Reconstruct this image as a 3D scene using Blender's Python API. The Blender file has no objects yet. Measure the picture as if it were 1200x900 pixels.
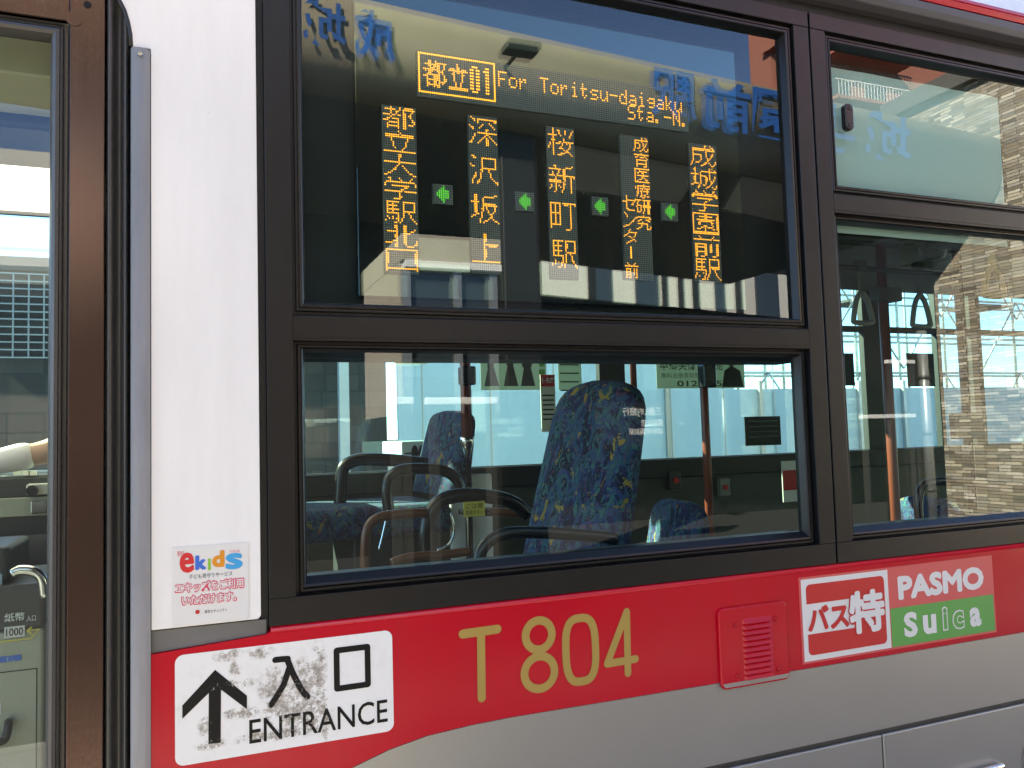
import bpy, bmesh, math, random
from mathutils import Vector, Matrix
from mathutils.bvhtree import BVHTree
random.seed(7)
R = math.radians
S = bpy.context.scene
COL = S.collection

# ------------------------------------------------------------------ camera
C0 = Vector((0.0, -1.5, 1.58))
RX = Vector((0.92770982, -0.37217059, -0.02904377))
RU = Vector((0.00365025, -0.0687547, 0.99762692))
RF = Vector((0.37328429, 0.92561431, 0.06242589))
FPX = 945.0
cd = bpy.data.cameras.new("camera")
cam = bpy.data.objects.new("camera", cd)
COL.objects.link(cam)
cam.matrix_world = Matrix(((RX.x, RU.x, -RF.x, C0.x), (RX.y, RU.y, -RF.y, C0.y), (RX.z, RU.z, -RF.z, C0.z), (0, 0, 0, 1)))
cd.sensor_fit = 'HORIZONTAL'; cd.sensor_width = 36.0; cd.lens = FPX / 1200 * 36.0
cd.clip_start = 0.02; cd.clip_end = 3000
S.camera = cam

# ------------------------------------------------------------------ light
SUN_EL, SUN_AZ = R(33), R(-50)          # azimuth from +Y towards +X: the sun stands behind the bus, to the left
sd = Vector((math.sin(SUN_AZ) * math.cos(SUN_EL), math.cos(SUN_AZ) * math.cos(SUN_EL), math.sin(SUN_EL)))
w = bpy.data.worlds.new("World"); S.world = w; w.use_nodes = True
wn = w.node_tree
sky = wn.nodes.new('ShaderNodeTexSky'); sky.sky_type = 'NISHITA'; sky.sun_disc = False
sky.sun_elevation = SUN_EL; sky.sun_rotation = SUN_AZ
sky.dust_density = 0.1; sky.ozone_density = 5.0; sky.altitude = 4500
wn.links.new(sky.outputs[0], wn.nodes['Background'].inputs[0])
wn.nodes['Background'].inputs[1].default_value = 0.10
ld = bpy.data.lights.new("sun", 'SUN'); ld.energy = 4.2; ld.angle = R(0.5); ld.color = (1, .95, .86)
lo = bpy.data.objects.new("sun", ld); COL.objects.link(lo)
lo.rotation_euler = sd.to_track_quat('Z', 'Y').to_euler(); lo.location = sd * 60
vs = S.view_settings
S.display_settings.display_device = 'sRGB'
vs.view_transform = 'Standard'; vs.look = 'None'; vs.exposure = 3.42; vs.gamma = 1; vs.use_curve_mapping = False
vs.use_white_balance = True; vs.white_balance_temperature = 8800; vs.white_balance_tint = 10
S.render.engine = 'CYCLES'
cy = S.cycles
cy.max_bounces = 10; cy.transparent_max_bounces = 16; cy.glossy_bounces = 5; cy.diffuse_bounces = 4
cy.caustics_reflective = False; cy.caustics_refractive = False; cy.use_denoising = True
cy.sample_clamp_indirect = 6

# ------------------------------------------------------------------ pixel helpers (photo pixels, 1200 x 900)
def ray(px, py):
    return RX * ((px - 600) / FPX) - RU * ((py - 450) / FPX) + RF
def P(px, py, Y=0.0):                    # point seen at that pixel on the plane y = Y
    v = ray(px, py); return C0 + v * ((Y - C0.y) / v.y)
def PX(px, py, X):                       # same, on the plane x = X
    v = ray(px, py); return C0 + v * ((X - C0.x) / v.x)
YG = 0.02
def M(px, py, D):                        # real point behind the photographer whose mirror image in the glass stands there
    p = P(px, py, D); return Vector((p.x, 2 * YG - D, p.z))

# ------------------------------------------------------------------ materials
def lin(r, g, b):
    f = lambda c: (c / 255 / 12.92) if c / 255 <= .04045 else ((c / 255 + .055) / 1.055) ** 2.4
    return (f(r), f(g), f(b))
class N:
    def __init__(s, name):
        s.m = bpy.data.materials.new(name); s.m.use_nodes = True
        s.t = s.m.node_tree; s.b = s.t.nodes['Principled BSDF']
    def n(s, typ, **kw):
        x = s.t.nodes.new('ShaderNode' + typ)
        for k, v in kw.items(): setattr(x, k, v)
        return x
    def l(s, a, b): s.t.links.new(a, b)
    def noise(s, scale, detail=4, rough=.55, vec=None, dist=0):
        x = s.n('TexNoise'); x.inputs['Scale'].default_value = scale; x.inputs['Detail'].default_value = detail
        x.inputs['Roughness'].default_value = rough; x.inputs['Distortion'].default_value = dist
        s.l(vec if vec else s.pos(), x.inputs['Vector']); return x
    def pos(s):
        if not hasattr(s, '_p'): s._p = s.n('TexCoord').outputs['Object']
        return s._p
    def wpos(s):
        return s.n('NewGeometry').outputs['Position']
    def mapping(s, vec, scale=(1, 1, 1), loc=(0, 0, 0), rot=(0, 0, 0)):
        x = s.n('Mapping'); x.inputs['Scale'].default_value = scale; x.inputs['Location'].default_value = loc
        x.inputs['Rotation'].default_value = rot
        s.l(vec, x.inputs['Vector']); return x.outputs[0]
    def ramp(s, fac, stops, interp='LINEAR'):
        x = s.n('ValToRGB'); x.color_ramp.interpolation = interp
        e = x.color_ramp.elements
        while len(e) < len(stops): e.new(.5)
        for i, (p, c) in enumerate(stops):
            e[i].position = p; e[i].color = (*c, 1) if len(c) == 3 else c
        s.l(fac, x.inputs[0]); return x.outputs[0]
    def math(s, op, a, b=None, clamp=False):
        x = s.n('Math', operation=op); x.use_clamp = clamp
        for i, v in enumerate((a, b)):
            if v is None: continue
            if isinstance(v, (int, float)): x.inputs[i].default_value = v
            else: s.l(v, x.inputs[i])
        return x.outputs[0]
    def mix(s, fac, a, b):
        x = s.n('Mix', data_type='RGBA')
        for sock, v in ((x.inputs[0], fac), (x.inputs[6], a), (x.inputs[7], b)):
            if isinstance(v, (int, float)): sock.default_value = v
            elif isinstance(v, tuple): sock.default_value = (*v, 1)
            else: s.l(v, sock)
        return x.outputs[2]
    def bump(s, h, strength=.1, dist=.01):
        x = s.n('Bump'); x.inputs['Strength'].default_value = strength; x.inputs['Distance'].default_value = dist
        s.l(h, x.inputs['Height']); s.l(x.outputs[0], s.b.inputs['Normal'])
    def set(s, **kw):
        for k, v in kw.items():
            i = s.b.inputs[k.replace('_', ' ')]
            if isinstance(v, (int, float)): i.default_value = v
            elif isinstance(v, tuple): i.default_value = (*v, 1)
            else: s.l(v, i)
        return s

def plain(name, c, rough=.5, metal=0, coat=0, var=.12, scale=8, bump=0, bscale=200, spec=.5):
    m = N(name)
    nz = m.noise(scale)
    lo_ = tuple(x * (1 - var) for x in c); hi_ = tuple(min(1, x * (1 + var)) for x in c)
    m.set(Base_Color=m.mix(nz.outputs[0], lo_, hi_), Metallic=metal)
    m.set(Roughness=m.math('ADD', m.math('MULTIPLY', m.noise(scale * 4).outputs[0], rough * .25), rough * .875))
    m.b.inputs['Specular IOR Level'].default_value = spec
    if coat: m.set(Coat_Weight=coat, Coat_Roughness=.04)
    if bump: m.bump(m.noise(bscale, 2).outputs[0], bump, .002)
    return m.m

def glass(name, tint, dirt=.006, refl=1.6):
    m = N(name); t = m.t
    t.nodes.remove(m.b)
    g = m.n('NewGeometry')
    d = m.n('VectorMath', operation='DOT_PRODUCT'); m.l(g.outputs['Incoming'], d.inputs[0]); m.l(g.outputs['Normal'], d.inputs[1])
    c = m.math('ABSOLUTE', d.outputs['Value'])
    f = m.math('POWER', m.math('SUBTRACT', 1.0, c), 5.0)
    f = m.math('ADD', m.math('MULTIPLY', f, .96), .045)
    f = m.math('MULTIPLY', f, refl, True)
    tr = m.n('BsdfTransparent'); tr.inputs[0].default_value = (*tint, 1)
    gl = m.n('BsdfGlossy'); gl.inputs['Roughness'].default_value = 0.0; gl.inputs[0].default_value = (.80, .90, 1.0, 1)  # reflections coloured blue to deepen the mirrored sky
    # slight waviness of toughened glass
    nz = m.noise(1.6, 2); bp = m.n('Bump'); bp.inputs['Strength'].default_value = .007; bp.inputs['Distance'].default_value = .02
    m.l(nz.outputs[0], bp.inputs['Height']); m.l(bp.outputs[0], gl.inputs['Normal'])
    mx = m.n('MixShader'); m.l(f, mx.inputs[0]); m.l(tr.outputs[0], mx.inputs[1]); m.l(gl.outputs[0], mx.inputs[2])
    df = m.n('BsdfDiffuse'); df.inputs[0].default_value = (.5, .5, .48, 1)
    dn = m.noise(30, 6, .7); fac = m.math('MULTIPLY', m.math('POWER', dn.outputs[0], 2.0), dirt)
    m2 = m.n('MixShader'); m.l(fac, m2.inputs[0]); m.l(mx.outputs[0], m2.inputs[1]); m.l(df.outputs[0], m2.inputs[2])
    m.l(m2.outputs[0], t.nodes['Material Output'].inputs[0])
    return m.m

def emit(name, c, strength):
    m = N(name); m.set(Base_Color=(.05, .05, .05), Emission_Color=c, Emission_Strength=strength); return m.m

MT = {}
def paint(name, c, speck=.5):
    m = N(name)
    n1 = m.noise(3.0); base = m.mix(n1.outputs[0], tuple(x * .95 for x in c), c)
    sp = m.ramp(m.noise(70, 3, .6, m.wpos()).outputs[0], [(.72, (0, 0, 0)), (.76, (1, 1, 1))])
    sm = m.ramp(m.noise(2.2, 2, .5, m.wpos()).outputs[0], [(.5, (0, 0, 0)), (.7, (1, 1, 1))])
    f = m.math('MULTIPLY', m.math('MULTIPLY', sp, sm), speck)
    film_ = m.ramp(m.noise(1, 6, .7, m.mapping(m.wpos(), (9, 9, 1.3))).outputs[0], [(.45, (0, 0, 0)), (.8, (1, 1, 1))])
    base = m.mix(m.math('MULTIPLY', film_, .13), base, (.34, .31, .28) if c[1] > .1 else (.22, .05, .05))
    m.set(Base_Color=m.mix(f, base, tuple(x * .35 + .02 for x in c)), Coat_Weight=.0, Coat_Roughness=.12)
    m.b.inputs['Specular IOR Level'].default_value = .3 if c[1] < .1 else .6
    m.set(Roughness=m.math('ADD', m.math('MULTIPLY', m.noise(25).outputs[0], .12), .14))
    m.bump(m.noise(2.6, 2).outputs[0], .22, .012)
    return m.m
MT['white'] = paint('white_paint', (.93, .915, .885))
MT['red'] = paint('red_paint', (.58, .006, .020), .25)
def brushed():
    m = N('brushed_silver')
    st = m.noise(90, 3, .6, m.mapping(m.wpos(), (1, 1, 14)))
    bl = m.noise(1.7, 4, .6, m.wpos())
    fine = m.noise(900, 2, .5, m.mapping(m.wpos(), (.25, 1, 1)))
    c = m.mix(bl.outputs[0], (.38, .365, .34), (.49, .475, .445))
    c = m.mix(m.math('MULTIPLY', fine.outputs[0], .3), c, (.38, .365, .345))
    m.set(Base_Color=c, Metallic=.75, Roughness=m.math('ADD', m.math('MULTIPLY', st.outputs[0], .14), .36))
    m.bump(fine.outputs[0], .04, .001)
    return m.m
MT['silver'] = brushed()
def blackalu():
    m = N('black_anodised')
    n1 = m.noise(5, 4, .6, m.wpos()); scr = m.noise(60, 3, .7, m.mapping(m.wpos(), (1, 1, .08)))
    c = m.mix(n1.outputs[0], (.004, .004, .0045), (.008, .0078, .0085))
    dust = m.ramp(m.noise(14, 6, .7, m.wpos()).outputs[0], [(.55, (0, 0, 0)), (.8, (1, 1, 1))])
    c = m.mix(m.math('MULTIPLY', dust, .05), c, (.16, .15, .14))
    m.set(Base_Color=c, Roughness=m.math('ADD', m.math('MULTIPLY', scr.outputs[0], .2), .26))
    m.b.inputs['Specular IOR Level'].default_value = .42
    m.bump(m.noise(700, 2, .5, m.wpos()).outputs[0], .04, .0008)
    return m.m
MT['black'] = blackalu()
MT['rubber'] = plain('black_rubber', (.014, .014, .015), .5, var=.4, scale=20, bump=.1)
MT['gap'] = plain('dark_gap', (.006, .006, .006), .9)
MT['grey_rubber'] = plain('grey_rubber', (.15, .147, .14), .6, var=.35, scale=12, bump=.15, bscale=120)
def bronze():
    m = N('bronze_anodised')
    v = m.mapping(m.wpos(), (160, 160, 3))
    st = m.noise(1, 4, .7, v)
    spot = m.ramp(m.noise(240, 3, .7, m.mapping(m.wpos(), (1, 1, .5))).outputs[0], [(.5, (0, 0, 0)), (.68, (1, 1, 1))])
    zone = m.ramp(m.noise(3.1, 2, .5, m.mapping(m.wpos(), (1, 1, 1.4), (0, 0, .35))).outputs[0], [(.45, (0, 0, 0)), (.62, (1, 1, 1))])
    c = m.mix(st.outputs[0], (.065, .040, .033), (.095, .058, .047))
    c = m.mix(m.math('MULTIPLY', m.math('MULTIPLY', spot, zone), .16), c, (.30, .24, .20))
    m.set(Base_Color=c, Metallic=.8, Roughness=m.math('ADD', m.math('MULTIPLY', st.outputs[0], .08), .19))
    return m.m
MT['bronze'] = bronze()
def dulled(name, c, metal, rough):
    m = N(name)
    st = m.noise(1, 4, .7, m.mapping(m.wpos(), (120, 120, 4)))
    cm = m.mix(st.outputs[0], tuple(x * .8 for x in c), tuple(x * 1.1 for x in c))
    dk = m.ramp(m.noise(9, 5, .65, m.mapping(m.wpos(), (2, 2, .5))).outputs[0], [(.48, (0, 0, 0)), (.75, (1, 1, 1))])
    cm = m.mix(m.math('MULTIPLY', dk, .3), cm, tuple(x * .35 for x in c))
    m.set(Base_Color=cm, Metallic=metal, Roughness=rough); return m.m
MT['alu'] = dulled('dull_aluminium', (.34, .31, .275), .0, .6)
MT['darkalu'] = dulled('dark_aluminium', (.085, .083, .08), .35, .38)
MT['chrome'] = plain('chrome', (.75, .75, .76), .14, 1, var=.05)
MT['gold'] = plain('gold_lettering', (.46, .31, .085), .4, .25, var=.05)
MT['ink'] = plain('black_ink', (.012, .011, .012), .4)
MT['vinylwhite'] = plain('white_vinyl', (.78, .765, .735), .35, var=.02)
MT['salmon'] = plain('salmon_vinyl', lin(222, 92, 90), .35, var=.03)
MT['vred'] = plain('red_vinyl', lin(205, 45, 45), .35, var=.03)
MT['vgreen'] = plain('green_vinyl', lin(90, 165, 80), .35, var=.03)
def wornsign():
    m = N('worn_sign_white')
    p = m.wpos(); sx = m.n('SeparateXYZ'); m.l(p, sx.inputs[0])
    def blob(x, z, rx, rz):
        a = m.math('POWER', m.math('DIVIDE', m.math('SUBTRACT', sx.outputs[0], x), rx), 2.0)
        b = m.math('POWER', m.math('DIVIDE', m.math('SUBTRACT', sx.outputs[2], z), rz), 2.0)
        return m.math('SUBTRACT', 1.0, m.math('ADD', a, b), True)
    def b2(*a): x = blob(*a); return x
    k = None
    for a in BLOBS:
        x = b2(*a); k = x if k is None else m.math('MAXIMUM', k, x)
    grit = m.noise(190, 6, .75, p).outputs[0]
    grit2 = m.noise(45, 5, .7, p).outputs[0]
    k = m.math('POWER', k, .6); grit3 = m.noise(420, 3, .8, p).outputs[0]
    f = m.math('ADD', m.math('MULTIPLY', k, .22), m.math('ADD', m.math('ADD', m.math('MULTIPLY', grit, .55), m.math('MULTIPLY', grit3, .35)), m.math('MULTIPLY', grit2, .5)))
    worn = m.ramp(f, [(.865, (0, 0, 0)), (.90, (1, 1, 1))])
    dirtc = m.ramp(m.noise(120, 4, .7, p).outputs[0], [(.3, (.20, .17, .14)), (.5, (.40, .36, .31)), (.66, (.60, .57, .52))])
    m.smudge = m.math('MULTIPLY', k, m.ramp(grit2, [(.42, (0, 0, 0)), (.62, (1, 1, 1))]))
    return m, worn, dirtc
BLOBS = [(.135, 1.155, .028, .035), (.16, 1.115, .05, .045), (.195, 1.095, .05, .04), (.215, 1.17, .018, .06), (.19, 1.15, .03, .05), (.065, 1.215, .03, .012), (.115, 1.213, .03, .012), (.075, 1.19, .012, .018),
         (.035, 1.07, .03, .01), (.03, 1.10, .02, .02), (.09, 1.115, .045, .012), (.15, 1.07, .09, .012), (.07, 1.165, .05, .01), (.225, 1.10, .008, .07)]
m_, worn_, dirt_ = wornsign()
soft_ = m_.ramp(m_.noise(16, 5, .7, m_.wpos()).outputs[0], [(.52, (0, 0, 0)), (.75, (1, 1, 1))])
m_.set(Base_Color=m_.mix(worn_, m_.mix(m_.math('MULTIPLY', m_.smudge, .75), m_.mix(m_.math('MULTIPLY', soft_, .25), (.86, .85, .83), (.5, .47, .43)), (.42, .38, .33)), dirt_), Roughness=.45); m_.bump(worn_, .3, .0006)
MT['sign'] = m_.m
m_, worn_, dirt_ = wornsign(); m_.m.name = 'worn_sign_ink'
lift = m_.ramp(m_.noise(160, 6, .75, m_.wpos()).outputs[0], [(.55, (0, 0, 0)), (.64, (1, 1, 1))])
m_.set(Base_Color=m_.mix(m_.math('MULTIPLY', worn_, lift), (.006, .006, .006), (.50, .47, .43)), Roughness=.5)
m_.b.inputs['Specular IOR Level'].default_value = .25
MT['signink'] = m_.m
MT['glass'] = glass('tinted_glass', (.68, .85, .80))
MT['fglass'] = glass('far_tinted_glass', (.54, .78, .76))
MT['dimglass'] = glass('dimmed_far_glass', (.30, .43, .42))  # darker copy of the far glass, added so the mirrored stone stands out
MT['cglass'] = glass('clear_glass', (.66, .76, .74))
def film():
    m = N('frosted_film'); t = m.t; t.nodes.remove(m.b)
    a = m.n('BsdfTranslucent'); a.inputs[0].default_value = (.80, .95, .88, 1)
    b = m.n('BsdfDiffuse'); nz = m.noise(5, 3)
    m.l(m.mix(nz.outputs[0], (.88, .95, .90), (.93, .98, .94)), b.inputs[0])
    tr = m.n('BsdfTransparent'); tr.inputs[0].default_value = (.7, .85, .8, 1)
    x = m.n('MixShader'); x.inputs[0].default_value = .85; m.l(a.outputs[0], x.inputs[1]); m.l(b.outputs[0], x.inputs[2])
    y = m.n('MixShader'); y.inputs[0].default_value = .12; m.l(x.outputs[0], y.inputs[1]); m.l(tr.outputs[0], y.inputs[2])
    m.l(y.outputs[0], t.nodes['Material Output'].inputs[0]); return m.m
MT['film'] = film()
MT['board'] = plain('black_display_board', (.016, .0155, .015), .02, var=.1, spec=1.0)
MT['housing'] = plain('black_housing', (.006, .006, .006), .6)
MT['amber'] = emit('amber_led', (1.0, .35, .03), .36)
MT['green'] = emit('green_led', (.06, 1.0, .05), .17)
def lattice():
    m = N('unlit_led_lattice')
    v = m.mapping(m.wpos(), (1 / .0046, 1, 1 / .0046)); s = m.n('SeparateXYZ'); m.l(v, s.inputs[0])
    fx = m.math('SUBTRACT', m.math('FRACT', s.outputs[0]), .5); fz = m.math('SUBTRACT', m.math('FRACT', s.outputs[2]), .5)
    d = m.math('SQRT', m.math('ADD', m.math('MULTIPLY', fx, fx), m.math('MULTIPLY', fz, fz)))
    c = m.ramp(d, [(.25, (.24, .225, .20)), (.36, (.04, .038, .036))])
    m.set(Base_Color=c, Roughness=.35); return m.m
MT['lattice'] = lattice()
def fabric():
    m = N('blue_patterned_moquette')
    v = m.mapping(m.pos(), (1, 1, .75), rot=(.5, .3, 0))
    n1 = m.noise(14, 3, .6, v, 1.6).outputs[0]
    n2 = m.noise(24, 4, .7, m.mapping(v, loc=(3, 1, 7)), 3.0).outputs[0]
    n3 = m.noise(15, 4, .7, m.mapping(v, loc=(9, 5, 2)), 1.2).outputs[0]
    c = m.ramp(n1, [(0, (.008, .010, .04)), (.40, (.016, .028, .12)), (.47, (.03, .09, .26)), (.53, (.03, .13, .20)), (.60, (.010, .012, .045)), (.66, (.07, .15, .28)), (.72, (.02, .03, .12))], 'CONSTANT')
    c = m.mix(m.ramp(n2, [(.565, (0, 0, 0)), (.575, (1, 1, 1))]), c, (.05, .22, .22))
    c = m.mix(m.ramp(n2, [(.375, (1, 1, 1)), (.385, (0, 0, 0))]), c, (.24, .08, .16))
    c = m.mix(m.ramp(n3, [(.625, (0, 0, 0)), (.635, (1, 1, 1))]), c, (.50, .33, .06))
    c = m.mix(m.ramp(n3, [(.30, (1, 1, 1)), (.31, (0, 0, 0))]), c, (.16, .08, .22))
    m.set(Base_Color=m.mix(.48, c, (0, 0, .006)), Roughness=.95); m.bump(m.noise(500, 2).outputs[0], .25, .002)
    return m.m
MT['fabric'] = fabric()
MT['blackplastic'] = plain('black_plastic', (.015, .015, .016), .25, var=.2)
MT['brownpole'] = plain('brown_vinyl_pole', (.19, .042, .026), .3, var=.15)
MT['orangepole'] = plain('orange_brown_rail', (.15, .05, .024), .3, var=.15)
MT['cream'] = plain('cream_enamel', (.46, .46, .36), .4, var=.06, bump=.05)
MT['brightcream'] = plain('brightened_cream', (.78, .72, .54), .5, var=.05)  # brighter copy of the cream, standing in for the mirrored fascia
MT['greycab'] = plain('dark_grey_plastic', (.035, .037, .04), .4, var=.15)
MT['interior'] = plain('interior_laminate', (.05, .055, .05), .55, var=.08)
MT['belt'] = plain('black_belt_trim', (.012, .012, .013), .5)
MT['ceil'] = plain('ceiling_laminate', (.05, .052, .05), .5, var=.06)
MT['floorbus'] = plain('bus_floor_vinyl', (.045, .045, .05), .5, var=.2, scale=40)
MT['glow_panel'] = emit('added_ceiling_glow', (1, .98, .94), .30)
MT['skin'] = plain('skin', (.50, .29, .20), .5, var=.06)
MT['shirt'] = plain('white_shirt_cloth', (.78, .79, .80), .85, var=.05, bump=.2, bscale=60)
MT['navy'] = plain('dark_navy_cloth', (.010, .012, .018), .9, var=.3)
MT['hair'] = plain('black_hair', (.012, .01, .009), .6)
MT['yellow'] = plain('yellow_plastic', (.45, .25, .05), .4)
MT['strapgrey'] = plain('grey_strap_plastic', (.20, .22, .20), .4)
MT['strapband'] = plain('grey_strap_webbing', (.12, .13, .125), .8)
MT['ylabel'] = plain('yellow_label', (.75, .62, .12), .5, var=.04)
MT['poster'] = plain('dim_poster_paper', (.22, .28, .25), .6, var=.06)
def poster_mat():
    m = N('backlit_poster_paper'); t = m.t; t.nodes.remove(m.b)
    a = m.n('BsdfTranslucent'); a.inputs[0].default_value = (.30, .36, .33, 1)
    b = m.n('BsdfDiffuse'); nz = m.noise(6, 3); m.l(m.mix(nz.outputs[0], (.34, .40, .37), (.42, .48, .45)), b.inputs[0])
    x = m.n('MixShader'); x.inputs[0].default_value = .5; m.l(a.outputs[0], x.inputs[1]); m.l(b.outputs[0], x.inputs[2])
    m.l(x.outputs[0], t.nodes['Material Output'].inputs[0]); return m.m
MT['poster'] = poster_mat()
MT['paper'] = plain('white_paper', (.70, .69, .62), .6, var=.04)
MT['posterdark'] = plain('dark_poster_ink', (.012, .018, .018), .6)
MT['paleblue'] = plain('pale_blue_board', (.42, .58, .62), .5, var=.05)
def concrete(name, a, b, sc=1.5, rough=.85, fine=60):
    m = N(name)
    n1 = m.noise(sc, 6, .65, m.wpos()); n2 = m.noise(fine, 3, .6, m.wpos())
    st = m.noise(1, 4, .6, m.mapping(m.wpos(), (4, 4, .25)))
    c = m.mix(n1.outputs[0], a, b)
    c = m.mix(m.math('MULTIPLY', st.outputs[0], .35), c, tuple(x * .65 for x in a))
    c = m.mix(m.math('MULTIPLY', n2.outputs[0], .3), c, tuple(x * .6 for x in a))
    m.set(Base_Color=c, Roughness=rough); m.bump(n2.outputs[0], .15, .005); return m.m
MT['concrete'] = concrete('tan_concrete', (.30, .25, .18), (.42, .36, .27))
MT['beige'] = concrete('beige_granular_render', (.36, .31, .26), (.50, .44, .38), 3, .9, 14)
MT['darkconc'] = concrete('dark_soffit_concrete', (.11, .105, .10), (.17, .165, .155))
MT['blacksteel'] = plain('black_painted_steel', (.012, .012, .013), .5, var=.2)
MT['bluesign'] = plain('blue_sign_lettering', lin(32, 88, 158), .4, var=.05)
MT['asphalt'] = concrete('asphalt', (.030, .030, .031), (.045, .044, .043), .6, .9, 90)
def paving():
    m = N('paving_blocks')
    b = m.n('TexBrick'); m.l(m.wpos(), b.inputs['Vector'])
    b.inputs['Scale'].default_value = 1; b.inputs['Brick Width'].default_value = .6; b.inputs['Row Height'].default_value = .3
    b.inputs['Mortar Size'].default_value = .006
    b.inputs['Color1'].default_value = (.26, .25, .235, 1); b.inputs['Color2'].default_value = (.33, .315, .295, 1); b.inputs['Mortar'].default_value = (.09, .085, .08, 1)
    c = m.mix(m.math('MULTIPLY', m.noise(5, 6, .7, m.wpos()).outputs[0], .5), b.outputs[0], (.20, .19, .18))
    m.set(Base_Color=c, Roughness=.85); return m.m
MT['paving'] = paving()
def brickwall(name, axis, bw, rh, stops, mortar, msize=.004, bump=.5):
    m = N(name); p = m.wpos(); s = m.n('SeparateXYZ'); m.l(p, s.inputs[0])
    c = m.n('CombineXYZ'); m.l(s.outputs[axis], c.inputs[0]); m.l(s.outputs[2], c.inputs[1])
    def br(off, bw_, rh_):
        b = m.n('TexBrick'); b.offset = .37; b.offset_frequency = 1; b.squash = 1.35; b.squash_frequency = 3
        m.l(m.mapping(c.outputs[0], loc=off), b.inputs['Vector']); b.inputs['Scale'].default_value = 1
        b.inputs['Brick Width'].default_value = bw_; b.inputs['Row Height'].default_value = rh_
        b.inputs['Mortar Size'].default_value = msize; b.inputs['Mortar Smooth'].default_value = .1
        b.inputs['Color1'].default_value = (0, 0, 0, 1); b.inputs['Color2'].default_value = (1, 1, 1, 1); b.inputs['Mortar'].default_value = (.5, .5, .5, 1)
        return b
    b = br((0, 0, 0), bw, rh)
    col = m.ramp(b.outputs['Color'], stops)
    col = m.mix(m.math('MULTIPLY', m.noise(25, 5, .7, p).outputs[0], .35), col, tuple(x * .5 for x in stops[len(stops) // 2][1]))
    col = m.mix(b.outputs['Fac'], col, mortar)
    m.set(Base_Color=col, Roughness=.85)
    h = m.math('SUBTRACT', m.math('MULTIPLY', b.outputs['Color'], 1.0), m.math('MULTIPLY', b.outputs['Fac'], .8))
    m.bump(h, bump, .02); return m.m
MT['ledger'] = brickwall('ledger_stone', 1, .19, .046, [(0, (.10, .08, .065)), (.2, (.42, .34, .25)), (.4, (.26, .22, .18)), (.6, (.70, .62, .49)), (.8, (.24, .22, .20)), (1, (.86, .80, .69))], (.04, .035, .03), .004, .8)
MT['tile'] = brickwall('brown_wall_tile', 0, .45, .22, [(0, (.07, .058, .05)), (.5, (.09, .075, .065)), (1, (.12, .10, .085))], (.06, .055, .05), .012, .3)
MT['redwall'] = concrete('salmon_red_render', (.42, .15, .11), (.50, .19, .14), .5)
MT['whitewall'] = concrete('white_facade', (.62, .60, .57), (.72, .70, .67), .4)
MT['hoard'] = plain('pale_blue_hoarding', (.52, .72, .80), .45, var=.03, scale=1.5)
MT['galv'] = plain('galvanised_steel', (.42, .44, .44), .4, .7)
MT['white2'] = plain('white_painted_metal', (.78, .78, .77), .4)
MT['winglass'] = plain('dark_window_glass', (.03, .04, .05), .06, spec=.8)

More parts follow.
